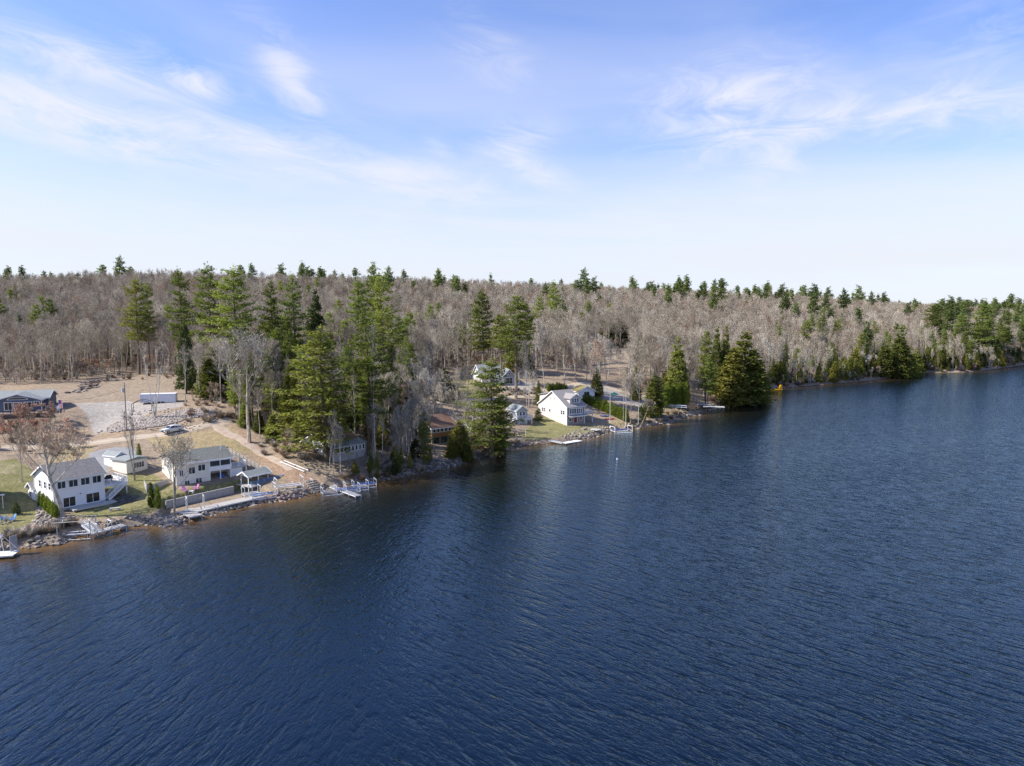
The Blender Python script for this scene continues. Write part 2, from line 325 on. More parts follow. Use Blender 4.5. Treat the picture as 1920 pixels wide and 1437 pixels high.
# ------------------------------------------------------------------ clearings, lawns, gravel (surveyed as ground polygons)
Z = {k: gpoly(v) for k, v in dict(
    lawn_left=[(-150, 880), (30, 860), (80, 900), (100, 960), (70, 985), (0, 1005), (-150, 1040)],
    lawn_mid=[(150, 945), (205, 910), (240, 888), (290, 890), (330, 920), (440, 900), (480, 900), (490, 930), (440, 945), (330, 955), (290, 960), (250, 965), (190, 972), (130, 970)],
    grass_bank=[(275, 822), (345, 815), (430, 800), (480, 850), (440, 850), (390, 842), (300, 850)],
    grass_road=[(100, 835), (180, 832), (150, 880), (90, 880)],
    lawn_house=[(975, 815), (1000, 790), (1020, 780), (1070, 800), (1110, 797), (1130, 805), (1090, 815), (1020, 825), (985, 828)],
    lawn_back=[(855, 700), (880, 715), (910, 725), (890, 750), (860, 745), (845, 720)],
    lawn_back_right=[(955, 698), (985, 705), (1000, 712), (960, 712)],
    lawn_far=[(1240, 765), (1290, 772), (1285, 778), (1225, 778)],
    yard=[(1110, 797), (1180, 785), (1230, 788), (1225, 800), (1165, 804), (1125, 806)],
    dirt_field=[(150, 735), (230, 700), (330, 703), (342, 745), (270, 748), (200, 752), (130, 752), (90, 740)],
    pad=[(140, 756), (240, 752), (262, 757), (340, 754), (345, 762), (270, 778), (225, 795), (200, 810), (176, 815), (168, 790)],
    riprap=[(205, 800), (230, 785), (290, 780), (350, 768), (390, 767), (420, 775), (400, 782), (345, 788), (300, 800), (240, 808), (205, 812)],
    asphalt=[(165, 850), (205, 840), (245, 838), (262, 850), (210, 862), (200, 890), (175, 890)],
    hay_field=[(1085, 660), (1105, 649), (1150, 648), (1200, 656), (1240, 668), (1235, 690), (1200, 700), (1130, 697), (1085, 690)],
    gravel_mid=[(940, 735), (955, 716), (1010, 716), (1005, 735)],
    gravel_right=[(1070, 722), (1095, 716), (1130, 722), (1180, 745), (1245, 752), (1210, 765), (1150, 752), (1100, 735)],
    wall_foot=[(306, 953), (439, 922), (462, 920), (500, 926), (490, 960), (440, 975), (350, 1000), (300, 1000)],
    leaf_ramp=[(440, 800), (470, 820), (520, 860), (580, 890), (610, 905), (590, 925), (530, 900), (470, 850), (425, 812)],
    leaf_yard=[(870, 830), (930, 830), (960, 842), (900, 852), (870, 855)],
).items()}
GRASS, DRY, GRAVEL, DIRT = ['lawn_left', 'lawn_mid', 'lawn_house', 'lawn_back', 'lawn_back_right', 'lawn_far'], ['grass_bank', 'yard', 'grass_road'], ['pad', 'riprap', 'gravel_mid', 'gravel_right'], ['dirt_field', 'hay_field', 'wall_foot']
CLEAR = [gpoly(q) for q in (
    [(-700, 1400), (-500, 722), (60, 722), (150, 714), (200, 703), (330, 703), (346, 745), (425, 768), (436, 795), (480, 818), (540, 858), (592, 888), (610, 926), (400, 1000), (100, 1060)],
    [(790, 760), (800, 720), (850, 700), (880, 692), (990, 692), (1075, 700), (1100, 698), (1105, 662), (1130, 652), (1190, 656), (1215, 672), (1205, 694), (1170, 702), (1180, 740), (1290, 750), (1290, 790), (1165, 812), (1060, 832), (970, 842), (960, 800), (850, 790)],
    [(785, 850), (785, 815), (850, 800), (880, 850), (850, 872)], [(560, 880), (570, 835), (640, 815), (690, 830), (700, 880), (640, 905)],
    [(1285, 775), (1290, 742), (1345, 745), (1350, 768)])]
def clear(x, y):
    r = np.zeros(np.shape(x), bool)
    for p in CLEAR: r |= in_poly(x, y, p)
    return r

def soft_in(x, y, poly, w):
    ins = in_poly(x, y, poly); d = np.full(x.shape, 1e9); k = len(poly)
    for i in range(k):
        a, b = poly[i], poly[(i + 1) % k]; ab = b - a
        t = np.clip(((x - a[0]) * ab[0] + (y - a[1]) * ab[1]) / (ab @ ab + 1e-9), 0, 1)
        d = np.minimum(d, np.hypot(x - a[0] - t * ab[0], y - a[1] - t * ab[1]))
    return np.clip(.5 + np.where(ins, d, -d) / (2 * w), 0, 1)
def terrain():
    na, nr = 900, 460
    ang = np.concatenate([np.linspace(R(-78), R(-44), 60)[:-1], np.linspace(R(-44), R(44), na), np.linspace(R(44), R(78), 50)[1:]])
    rad = np.concatenate([np.geomspace(85, 420, nr), np.geomspace(420, 5200, 190)[1:]])
    A_, D_ = np.meshgrid(ang, rad); X = np.sin(A_) * D_; Y = np.cos(A_) * D_
    inside = (X > GX0) & (X < GX1) & (Y > GY0) & (Y < GY1)
    Hh = hv(X, Y)
    if (~inside).any():
        xo, yo = X[~inside], Y[~inside]; Hh[~inside] = height_raw(xo, yo)
    d = sdist(X, Y)
    k0, k1 = X.shape; idx = np.arange(k0 * k1).reshape(k0, k1)
    F = np.stack([idx[:-1, :-1], idx[:-1, 1:], idx[1:, 1:], idx[1:, :-1]], -1).reshape(-1, 4)
    keep = (d.ravel()[F].max(1) > -45); F = F[keep]
    V = np.stack([X, Y, Hh], -1).reshape(-1, 3)
    used = np.unique(F); rm = np.full(len(V), -1); rm[used] = np.arange(len(used)); V = V[used]; F = rm[F]
    me = np_mesh('ground', V, F, None, True)
    x, y = V[:, 0], V[:, 1]; dd = d.ravel()[used]
    def zone(names, w):
        o = np.zeros(len(x))
        for k in names: o = np.maximum(o, soft_in(x, y, Z[k], w))
        return o
    c = np.zeros((len(x), 4), np.float32)
    c[:, 0] = zone(GRASS, .9); c[:, 1] = zone(DRY, 1.2); c[:, 2] = zone(GRAVEL, 1.0); c[:, 3] = zone(DIRT, 1.5); c[:, 0] *= 1 - zone(['wall_foot'], .4)
    a = me.color_attributes.new('zones', 'FLOAT_COLOR', 'POINT'); a.data.foreach_set('color', c.ravel())
    c2 = np.zeros((len(x), 4), np.float32); c2[:, 0] = np.clip(1 - dd / 2.2, 0, 1); c2[:, 1] = clear(x, y); c2[:, 2] = zone(['leaf_ramp', 'leaf_yard'], 1.2); c2[:, 3] = zone(['riprap'], .6)
    a = me.color_attributes.new('shore', 'FLOAT_COLOR', 'POINT'); a.data.foreach_set('color', c2.ravel())
    M = bpy.data.materials.new('ground'); M.use_nodes = True; M.node_tree.nodes.clear(); n, m, mix, ss, L = nodes_of(M.node_tree)
    p = n('ShaderNodeBsdfPrincipled'); o = n('ShaderNodeOutputMaterial'); L.new(p.outputs[0], o.inputs[0]); p.inputs['Roughness'].default_value = .95; p.inputs['Specular IOR Level'].default_value = .1
    za = n('ShaderNodeAttribute', attribute_name='zones'); zs = n('ShaderNodeSeparateColor'); L.new(za.outputs['Color'], zs.inputs[0])
    sa = n('ShaderNodeAttribute', attribute_name='shore'); sh = n('ShaderNodeSeparateColor'); L.new(sa.outputs['Color'], sh.inputs[0])
    tc = n('ShaderNodeTexCoord')
    def nz(s, d=5, r=.65):
        t = n('ShaderNodeTexNoise'); L.new(tc.outputs['Object'], t.inputs['Vector']); t.inputs['Scale'].default_value = s; t.inputs['Detail'].default_value = d; t.inputs['Roughness'].default_value = r; return t.outputs[0]
    big, med, small, tiny = nz(.05, 4), nz(.4), nz(2.2, 6, .75), nz(9, 3)
    leaf = mix(ss(med, .35, .65), (.285, .22, .15), (.365, .29, .205)); leaf = mix(ss(small, .45, .62), leaf, (.215, .145, .10)); leaf = mix(ss(big, .5, .7), leaf, (.36, .26, .17))
    wild = mix(ss(small, .5, .66), leaf, (.42, .33, .24))
    ramp = mix(ss(small, .42, .6), (.42, .285, .19), (.30, .20, .13))
    base = mix(sh.outputs[2], wild, ramp)
    grass = mix(ss(med, .35, .65), (.225, .205, .085), (.31, .26, .135)); grass = mix(ss(small, .4, .62), grass, (.175, .175, .07)); grass = mix(ss(big, .55, .7), grass, (.34, .28, .165))
    dry = mix(ss(med, .35, .62), (.37, .285, .16), (.30, .26, .12)); dry = mix(ss(small, .4, .65), dry, (.40, .29, .18))
    grav = mix(ss(small, .35, .65), (.41, .37, .32), (.34, .31, .27)); grav = mix(ss(med, .5, .7), grav, (.45, .375, .295))
    vo = n('ShaderNodeTexVoronoi'); L.new(tc.outputs['Object'], vo.inputs['Vector']); vo.inputs['Scale'].default_value = 2.3
    vc = n('ShaderNodeSeparateColor'); L.new(vo.outputs['Color'], vc.inputs[0])
    stones = mix(ss(vo.outputs['Distance'], .2, .62), mix(vc.outputs[0], (.40, .34, .29), (.30, .255, .215)), (.14, .12, .10)); 
    grav = mix(sa.outputs['Alpha'], grav, stones)
    dirt = mix(ss(med, .35, .65), (.33, .26, .185), (.25, .19, .13)); dirt = mix(ss(small, .45, .65), dirt, (.41, .32, .23))
    def edge(f, k=.55): return ss(m('ADD', f, m('MULTIPLY', m('SUBTRACT', small, .5), k)), .3, .7)
    c = mix(edge(za.outputs['Alpha']), base, dirt); c = mix(edge(zs.outputs[1]), c, dry); c = mix(edge(zs.outputs[0]), c, grass); c = mix(edge(zs.outputs[2], .3), c, grav)
    bank = mix(ss(small, .4, .6), (.36, .30, .24), (.17, .135, .11))
    c = mix(edge(sh.outputs[0], .8), c, bank)
    sz = n('ShaderNodeSeparateXYZ'); L.new(tc.outputs['Object'], sz.inputs[0])
    c = mix(ss(sz.outputs[2], .25, -.02), c, (.13, .075, .03))                    # wet lake bed
    mott = nz(.9, 5, .7); vm = n('ShaderNodeVectorMath', operation='SCALE'); L.new(c, vm.inputs[0])
    L.new(m('MULTIPLY', ss(tiny, .25, .75, .74, 1.24), ss(mott, .3, .7, .80, 1.16)), vm.inputs['Scale']); c = vm.outputs[0]
    L.new(c, p.inputs['Base Color'])
    b = n('ShaderNodeBump'); b.inputs['Distance'].default_value = .35; b.inputs['Strength'].default_value = .7
    L.new(m('ADD', m('ADD', small, m('MULTIPLY', med, .8)), m('MULTIPLY', sa.outputs['Alpha'], m('MULTIPLY', vo.outputs['Distance'], -.8))), b.inputs['Height']); L.new(b.outputs[0], p.inputs['Normal'])
    me.materials.append(M); g = link('ground', me); g['kind'] = 'structure'
terrain()

# ------------------------------------------------------------------ the lake
def lake():
    na, nr = 420, 300
    ang = np.linspace(R(-86), R(86), na); rad = np.concatenate([[2, 20, 35], np.geomspace(45, 700, nr), np.geomspace(700, 6000, 30)[1:]])
    A_, D_ = np.meshgrid(ang, rad); X = np.sin(A_) * D_; Y = np.cos(A_) * D_; d = sdist(X, Y)
    k0, k1 = X.shape; idx = np.arange(k0 * k1).reshape(k0, k1)
    F = np.stack([idx[:-1, :-1], idx[:-1, 1:], idx[1:, 1:], idx[1:, :-1]], -1).reshape(-1, 4)
    F = F[d.ravel()[F].min(1) < 3.0]
    V = np.stack([X, Y, X * 0], -1).reshape(-1, 3); used = np.unique(F); rm = np.full(len(V), -1); rm[used] = np.arange(len(used))
    me = np_mesh('lake', V[used], rm[F], None, True); dd = -d.ravel()[used]
    c = np.zeros((len(dd), 4), np.float32); c[:, 0] = np.exp(-np.maximum(dd, 0) / 3.2); c[:, 1] = np.exp(-np.maximum(dd, 0) / 14)
    me.color_attributes.new('depth', 'FLOAT_COLOR', 'POINT').data.foreach_set('color', c.ravel())
    M = bpy.data.materials.new('lake_water'); M.use_nodes = True; M.node_tree.nodes.clear(); n, m, mix, ss, L = nodes_of(M.node_tree)
    tc = n('ShaderNodeTexCoord')
    def waves(rot, su, sv, detail, rough, dist=0.0, off=0.0):
        mp = n('ShaderNodeMapping'); mp.vector_type = 'POINT'; mp.inputs['Rotation'].default_value = (0, 0, R(rot)); mp.inputs['Location'].default_value = (off, off, 0)
        L.new(tc.outputs['Object'], mp.inputs[0]); m2 = n('ShaderNodeMapping'); m2.inputs['Scale'].default_value = (su, sv, 1); L.new(mp.outputs[0], m2.inputs[0])
        t = n('ShaderNodeTexNoise'); L.new(m2.outputs[0], t.inputs['Vector']); t.inputs['Scale'].default_value = 1; t.inputs['Detail'].default_value = detail; t.inputs['Roughness'].default_value = rough; t.inputs['Distortion'].default_value = dist
        return t.outputs[0]
    px_ = n('ShaderNodeSeparateXYZ'); L.new(tc.outputs['Object'], px_.inputs[0])
    turn = ss(m('SUBTRACT', px_.outputs[0], m('MULTIPLY', px_.outputs[1], -.12)), 12, -22)
    def both(a, b): return m('ADD', m('MULTIPLY', a, m('SUBTRACT', 1.0, turn)), m('MULTIPLY', b, turn))
    w1 = both(waves(-43, .98, .24, 2, .5, .25), waves(8, .85, .24, 2, .5, .3, 3.7)); w2 = both(waves(-52, 2.3, .75, 2, .5, .3, 7.3), waves(14, 2.3, .7, 2, .5, .3, 1.3)); w3 = both(waves(-38, 3.6, 1.1, 3, .6, .3, 3.1), waves(22, 3.6, 1.3, 3, .6, .3, 2.1)); w4 = waves(-65, 8, 4.5, 2, .6)
    gust = waves(-30, .012, .03, 3, .5, .6, 5)
    rid = m('SUBTRACT', 1.0, m('MULTIPLY', m('ABSOLUTE', m('SUBTRACT', w1, .5)), 2.2))
    at_ = n('ShaderNodeAttribute', attribute_name='depth'); s = n('ShaderNodeSeparateColor'); L.new(at_.outputs['Color'], s.inputs[0])
    calm = m('SUBTRACT', 1.0, m('MULTIPLY', s.outputs[1], .35))
    rid2 = m('SUBTRACT', 1.0, m('MULTIPLY', m('ABSOLUTE', m('SUBTRACT', w2, .5)), 2.2))
    h = m('ADD', m('ADD', m('MULTIPLY', w1, .27), m('MULTIPLY', rid, .10)), m('ADD', m('ADD', m('MULTIPLY', w2, .11), m('MULTIPLY', rid2, .035)), m('ADD', m('MULTIPLY', w3, .06), m('MULTIPLY', w4, .018))))
    h = m('MULTIPLY', m('MULTIPLY', h, calm), m('ADD', .75, m('MULTIPLY', gust, .5)))
    b = n('ShaderNodeBump'); b.inputs['Distance'].default_value = 1.0; b.inputs['Strength'].default_value = .85; L.new(h, b.inputs['Height'])
    o = n('ShaderNodeOutputMaterial'); df = n('ShaderNodeBsdfDiffuse'); gl = n('ShaderNodeBsdfGlossy'); gl.inputs['Roughness'].default_value = .06; gl.inputs['Color'].default_value = (.68, .88, 1, 1); fr = n('ShaderNodeFresnel'); fr.inputs['IOR'].default_value = 1.6; mx = n('ShaderNodeMixShader')
    L.new(b.outputs[0], fr.inputs['Normal']); L.new(b.outputs[0], gl.inputs['Normal']); L.new(fr.outputs[0], mx.inputs[0]); L.new(df.outputs[0], mx.inputs[1]); L.new(gl.outputs[0], mx.inputs[2]); L.new(mx.outputs[0], o.inputs[0])
    body = mix(s.outputs[1], (.0012, .004, .008), (.020, .019, .013)); body = mix(s.outputs[0], body, (.17, .095, .035))
    L.new(body, df.inputs[0])
    me.materials.append(M); g = link('lake_water', me); g['kind'] = 'structure'
lake()

# ------------------------------------------------------------------ roads and drives: ribbons laid over the ground
def ribbon(name, pts, widths, m, lift=.05, kind='structure'):
    P = [ground(*p) for p in pts]; C = []
    for i in range(len(P) - 1):
        p0, p1, p2, p3 = P[max(i - 1, 0)], P[i], P[i + 1], P[min(i + 2, len(P) - 1)]; k = max(2, int((p2 - p1).length / .8))
        for t in (j / k for j in range(k)):
            q = .5 * ((2 * p1) + (p2 - p0) * t + (2 * p0 - 5 * p1 + 4 * p2 - p3) * t * t + (3 * p1 - p0 - 3 * p2 + p3) * t ** 3); C.append((q, widths[i] * (1 - t) + widths[i + 1] * t))
    C.append((P[-1], widths[-1])); V = []; nc = 7
    for i, (q, w) in enumerate(C):
        d = (C[min(i + 1, len(C) - 1)][0] - C[max(i - 1, 0)][0]); d.z = 0; d.normalize(); s = Vector((-d.y, d.x, 0)); w *= 1 + .12 * math.sin(i * .9) + .07 * math.sin(i * 2.3)
        for j in range(nc):
            u = q + s * w * (j / (nc - 1) - .5); V.append((u.x, u.y, hz(u.x, u.y) + (lift if 0 < j < nc - 1 else -.04)))
    F = [(i * nc + j, i * nc + j + 1, (i + 1) * nc + j + 1, (i + 1) * nc + j) for i in range(len(C) - 1) for j in range(nc - 1)]
    o = link(name, np_mesh(name, V, F, m, True)); o['kind'] = kind; return o
def sheet(name, poly, m, lift=.05, step=.8):
    x0, y0 = poly.min(0); x1, y1 = poly.max(0); xs = np.arange(x0, x1 + step, step); ys = np.arange(y0, y1 + step, step); X, Y = np.meshgrid(xs, ys)
    s = soft_in(X, Y, poly, step); idx = np.arange(X.size).reshape(X.shape); F = np.stack([idx[:-1, :-1], idx[:-1, 1:], idx[1:, 1:], idx[1:, :-1]], -1).reshape(-1, 4)
    F = F[s.ravel()[F].max(1) > .45]; V = np.stack([X, Y, hv(X, Y) + np.where(s > .55, lift, -.03)], -1).reshape(-1, 3); used = np.unique(F); rm = np.full(len(V), -1); rm[used] = np.arange(len(used))
    o = link(name, np_mesh(name, V[used], rm[F], m, True)); o['kind'] = 'structure'; return o
SAND = mat('sandy_road', (.50, .41, .30), .95, (.42, .34, .245), .5, .03)
TRACK = mat('worn_track', (.46, .37, .29), .95, (.38, .28, .20), .6, .03)
ASPH = mat('grey_asphalt', (.30, .29, .28), .9, (.24, .235, .23), .4, .01)
ribbon('dirt_road', [(-200, 850), (-60, 842), (60, 838), (150, 833), (240, 822), (320, 812), (370, 801), (430, 787)], [4.0, 4, 4, 4, 3.6, 3.6, 3.4, 3.0], SAND)
ribbon('track', [(425, 790), (408, 797), (425, 812), (455, 826), (500, 855), (545, 882)], [3, 3.4, 3.4, 3, 2.5, 1.5], TRACK, .04)
RUT = mat('wheel_rut', (.44, .365, .285), .95, (.38, .31, .24), .7, .02)
for k in (-1, 1):
    ribbon('wheel_track', [(-150, 847 + k * 3), (-60, 842 + k * 3), (60, 838 + k * 2.6), (150, 833 + k * 2.4), (240, 822 + k * 2.2), (320, 812 + k * 2), (370, 801 + k * 1.9), (430, 787 + k * 1.6)], [.5] * 8, RUT, .09)
sheet('parking', Z['asphalt'], ASPH, .04)
ribbon('gravel_road', [(700, 765), (800, 757), (870, 752), (930, 748), (1000, 738), (1040, 730), (1090, 720), (1130, 724), (1180, 738), (1260, 750)], [3.5, 3.5, 3.5, 3.5, 4, 4, 4, 4, 4, 3.5], SAND, .05)
# ------------------------------------------------------------------ trees
def rdir(r, d, spread):
    """a direction leaning away from d by about spread radians"""
    a = d.orthogonal().normalized(); b = d.cross(a); t = r.uniform(0, 2 * math.pi)
    return (d * math.cos(spread) + (a * math.cos(t) + b * math.sin(t)) * math.sin(spread)).normalized()
def bare_tree(seed, h=18, trunk_frac=.45, spread=.55, limbs=9, twigs=5, lean=0.0, forks=1, r0=.22, up=.25, tw=.03, fine=1.0):
    """grown limb by limb: returns (wood mesh data, twig mesh data)"""
    r = random.Random(seed); W_ = MB(); TV, TF = [], []
    def sliver(p, d, L_, w):
        s = d.orthogonal().normalized(); s = (s * r.uniform(-1, 1) + d.cross(s) * r.uniform(-1, 1)).normalized() * w
        k = len(TV); mid = p + d * L_ * .55 + rdir(r, d, 1.57) * L_ * .07
        TV.extend([tuple(p - s), tuple(p + s), tuple(mid + s * .6), tuple(p + d * L_)]); TF.extend([(k, k + 1, k + 2), (k, k + 2, k + 3)])
    def branch(p, d, L_, rad, lvl):
        nseg = 4 if lvl < 2 else 3
        for i in range(nseg):
            d = (rdir(r, d, r.uniform(.05, .24)) + Vector((0, 0, up * .35))).normalized(); q = p + d * L_ / nseg; r2 = rad * (1 - .8 / nseg)
            if lvl < 3: W_.tube(p, q, rad, r2, 5 if lvl == 0 else (4 if lvl == 1 else 3), False)
            else: sliver(p, d, L_ / nseg * 1.2, max(rad, tw * .8))
            kids = {0: 2, 1: 2, 2: 2, 3: 1}[lvl] if i or lvl > 1 else 1
            for _ in range(kids):
                nd = (rdir(r, d, r.uniform(.45, .95)) + Vector((0, 0, .30))).normalized(); nl = L_ * r.uniform(.42, .66) * (1 - .12 * i)
                if lvl == 2 and r.random() > fine: continue
                if lvl < 3: branch(q, nd, nl, r2 * .55, lvl + 1)
                else:
                    for _ in range(max(1, twigs // 2)): sliver(q, (rdir(r, nd, .5) + Vector((0, 0, .3))).normalized(), r.uniform(.6, 1.3) * max(.5, L_ * .5), tw)
            p, rad = q, r2
    for f in range(forks):
        p = Vector((r.uniform(-.1, .1), r.uniform(-.1, .1), -.4)) if forks > 1 else Vector((0, 0, -.4))
        d = Vector((lean + (r.uniform(-.28, .28) if forks > 1 else r.uniform(-.03, .03)), r.uniform(-.2, .2) if forks > 1 else r.uniform(-.03, .03), 1)).normalized()
        ht = h * r.uniform(.88, 1); rad = r0 * (.75 if forks > 1 else 1); n = 9; pts = []
        for i in range(n):
            d = (rdir(r, d, r.uniform(.02, .10)) + Vector((0, 0, .1))).normalized(); q = p + d * ht * .86 / n; r2 = r0 * (1 - (i + 1) / n * .82) * (.75 if forks > 1 else 1)
            W_.tube(p, q, rad * (1.25 if i == 0 else 1), r2, 6, False); pts.append((q, d, r2, (i + 1) / n)); p, rad = q, r2
        nl = max(3, limbs // forks)
        for k in range(nl):
            t = trunk_frac + (1 - trunk_frac) * (k + r.random()) / nl; q, d_, r2, _ = pts[min(n - 1, int(t * n))]
            nd = (rdir(r, d_, spread * r.uniform(.75, 1.25)) + Vector((0, 0, up))).normalized(); L_ = ht * (.40 * spread + .10) * (1.15 - .75 * (t - trunk_frac) / (1.001 - trunk_frac)) * r.uniform(.8, 1.15)
            branch(q, nd, L_, r2 * .5 + .015, 1)
        branch(p, d, ht * .17, rad, 1)
    return W_, TV, TF
def tree_meshes(name, data, bark, twig):
    W_, TV, TF = data; a = W_.mesh(name + '_trunk', bark, False); b = np_mesh(name + '_crown', TV, TF, twig); return a, b
def tri_cloud(r, P, size, flat=.5, n=1, elong=1.0):
    """n leaf-sized faces about each point of P"""
    P = np.repeat(P, n, 0); k = len(P); size = np.repeat(size, n) if np.ndim(size) else np.full(k, size)
    P = P + r.normal(0, 1, (k, 3)) * size[:, None] * .55 * [1, 1, .6]
    u = r.normal(0, 1, (k, 3)); u[:, 2] *= flat; u /= np.linalg.norm(u, axis=1)[:, None]
    v = r.normal(0, 1, (k, 3)); v[:, 2] *= flat; v -= (v * u).sum(1)[:, None] * u; v /= np.linalg.norm(v, axis=1)[:, None]
    s = size[:, None] * r.uniform(.7, 1.3, (k, 1))
    V = np.stack([P - u * s * .5 * elong, P + u * s * .5 * elong + v * s * .25, P + v * s * .9], 1).reshape(-1, 3)
    return V
def pine(seed, h=24, base=.35, rad=4.5, dens=1.0, leaf=.36, shape=.75, gaps=.25, layers=None, droop=.12, trunk_r=.3, twin=False):
    """white pine: whorls of level boughs, each carrying flat sprays of needle tufts"""
    r = np.random.RandomState(seed); W_ = MB(); allP = []; zs = []
    lean = r.uniform(-.02, .02, 2)
    def axis(z): return np.array([lean[0] * z + .15 * math.sin(z * .25 + seed), lean[1] * z + .15 * math.cos(z * .2), z])
    for i in range(8): W_.tube(axis(h * i / 8 - .4 * (i == 0)), axis(h * (i + 1) / 8), trunk_r * (1 - i / 8.3), trunk_r * (1 - (i + 1) / 8.3), 6, False)
    nw = layers or int(h * (1 - base) / .95); lop = r.uniform(0, 6.28)
    for w in range(nw):
        t = (w + r.uniform(-.2, .2)) / nw; t = min(max(t, 0), 1); z = h * (base + (1 - base) * t) * .985
        prof = (1 - t) ** shape * min(1, .62 + t * 2.2) * rad + .35
        prof *= 1 - gaps * r.random() * (1 if w % 3 else .2)
        nb = int(5 + r.randint(0, 3)); a0 = r.uniform(0, 6.28)
        for b in range(nb):
            a = a0 + 6.283 * b / nb + r.uniform(-.3, .3); Lb = prof * r.uniform(.5, 1.15) * (1 + .22 * math.cos(a - lop)); p0 = axis(min(h * .99, z + r.uniform(-.75, .75)))
            rise = .38 * t + r.uniform(-.05, .14) - droop * (1 - t)
            dirv = np.array([math.cos(a), math.sin(a), rise]); side = np.array([-math.sin(a), math.cos(a), 0])
            end = p0 + dirv * Lb + [0, 0, .06 * Lb]
            if Lb > 1.0: W_.tube(p0, end, .035 + .012 * Lb, .015, 3, False)
            k = max(3, int(Lb * 7.5 * dens)); s = r.uniform(.22, 1.0, k) ** .8; sp2 = (r.uniform(-1, 1, k)) * .42 * Lb * np.sin(np.clip(s, 0, 1) * 2.5) * .9
            P = p0 + dirv * (Lb * s)[:, None] + side * sp2[:, None] + np.stack([s * 0, s * 0, .10 * Lb * s * s + .12 * np.abs(sp2) + r.normal(0, .10, k)], 1)
            allP.append(P)
    k = max(6, int(14 * dens)); allP.append(axis(h) + r.normal(0, 1, (k, 3)) * [.25, .25, .55] - [0, 0, .35])
    P = np.concatenate(allP); V = tri_cloud(r, P, leaf, .42, 3); return W_, V
def cone_tree(seed, h=14, rad=2.6, base=.05, leaf=.34, n=2600, shape=.8, lump=.25, flat=.7, trunk_r=.2, droop=.25):
    """hemlock, cedar or arborvitae: dense drooping sprays out to a ragged cone"""
    r = np.random.RandomState(seed); W_ = MB(); W_.tube((0, 0, -.4), (0, 0, h * .9), trunk_r, .03, 6, False)
    nb = int(n / 16); t = 1 - np.sqrt(r.uniform(0, 1, nb)) ** 1.15; t = np.clip(t, 0, 1); a = r.uniform(0, 6.283, nb); z = h * (base + (1 - base) * t)
    prof = rad * (1 - t) ** shape * np.minimum(1, .65 + t * 3) + .12
    Lb = prof * (1 - lump * (.5 + .5 * np.sin(a * 3 + z * 1.1 + seed)) * r.uniform(0, 1, nb)) * r.uniform(.82, 1.1, nb)
    P = []
    for i in range(nb):
        s = r.uniform(.35, 1.0, 16) ** .7; side = r.normal(0, .13, 16) * Lb[i]
        P.append(np.stack([np.cos(a[i]) * Lb[i] * s - np.sin(a[i]) * side, np.sin(a[i]) * Lb[i] * s + np.cos(a[i]) * side, z[i] + (.15 * s - droop * s * s) * Lb[i] + r.normal(0, .1, 16)], 1))
        if i % 5 == 0: W_.tube((0, 0, z[i]), (math.cos(a[i]) * Lb[i] * .8, math.sin(a[i]) * Lb[i] * .8, z[i]), .03, .01, 3, False)
    P = np.concatenate(P + [np.stack([r.normal(0, .08, 20), r.normal(0, .08, 20), h * (.93 + .08 * r.uniform(0, 1, 20))], 1)])
    return W_, tri_cloud(r, P, leaf, flat, 2)
def evergreen_meshes(name, data, needles, bark=None):
    W_, V = data; return W_.mesh(name + '_trunk', bark or T_PBARK, False), np_mesh(name + '_crown', V, np.arange(len(V)).reshape(-1, 3), needles)

BARE = [tree_meshes('hardwood', bare_tree(20 + i, 17.5, (.42, .5, .36, .55, .45, .3)[i], (.42, .5, .58, .46, .40, .54)[i], (9, 8, 10, 8, 9, 10)[i], 3, r0=.21, up=.22, tw=.016), T_BARK, T_TWIG) for i in range(6)]
SPARE = [tree_meshes('sapling', bare_tree(60 + i, 9, .3, .4, 5, 4, r0=.07), T_BARK, T_TWIG) for i in range(2)]
OPEN = [tree_meshes('spreading_tree', bare_tree(80 + i, 17, .30, .72, 12, 5, r0=.30, up=.2), T_WBARK, T_BUFF) for i in range(2)]
PALE = [tree_meshes('pale_tree', bare_tree(90 + i, 17, .38, .55, 8, 4, r0=.20, forks=(1, 2, 1)[i]), T_WBARK, T_WTWIG) for i in range(3)]
PINES = [evergreen_meshes('pine', pine(100 + i, 24, (.30, .42, .22, .55)[i], (5.0, 4.6, 5.6, 4.2)[i], 1.0, .42, (.55, .62, .6, .5)[i]), T_PINE) for i in range(4)]
FARP = [evergreen_meshes('far_pine', pine(130 + i, 22, (.45, .6, .35, .5)[i], (4.2, 4.4, 4.0, 5.2)[i], .45, .75, (.6, .5, .7, .5)[i], .55), T_FARPINE) for i in range(4)]
HEML = [evergreen_meshes('hemlock', cone_tree(150 + i, 14, (2.6, 3.1, 2.2)[i], .04, .34, 3400), (T_CEDAR, T_CEDAR, T_CEDAR)[i]) for i in range(3)]
GOLD = [evergreen_meshes('golden_cedar', cone_tree(160 + i, 14, 3.0, .04, .34, 3400), T_GOLD) for i in range(1)]
DARK = [evergreen_meshes('dark_hemlock', cone_tree(170 + i, 14, 3.4, .06, .36, 3000, .7, .45), T_DARK) for i in range(2)]
ARBO = [evergreen_meshes('arborvitae', cone_tree(180 + i, 4, .85, .0, .15, 1900, .5, .12, 1.2, .06, -.35), T_ARBOR) for i in range(2)]
KIN = dict(bare=(BARE, 17.5), sap=(SPARE, 9), open=(OPEN, 17), pale=(PALE, 17), pine=(PINES, 24), farp=(FARP, 22), heml=(HEML, 14), gold=(GOLD, 14), dark=(DARK, 14), arbo=(ARBO, 4))
NAMES = dict(bare='hardwood_tree', sap='sapling', open='spreading_tree', pale='pale_barked_tree', pine='pine_tree', farp='pine_tree', heml='hemlock_tree', gold='cedar_tree', dark='hemlock_tree', arbo='arborvitae')
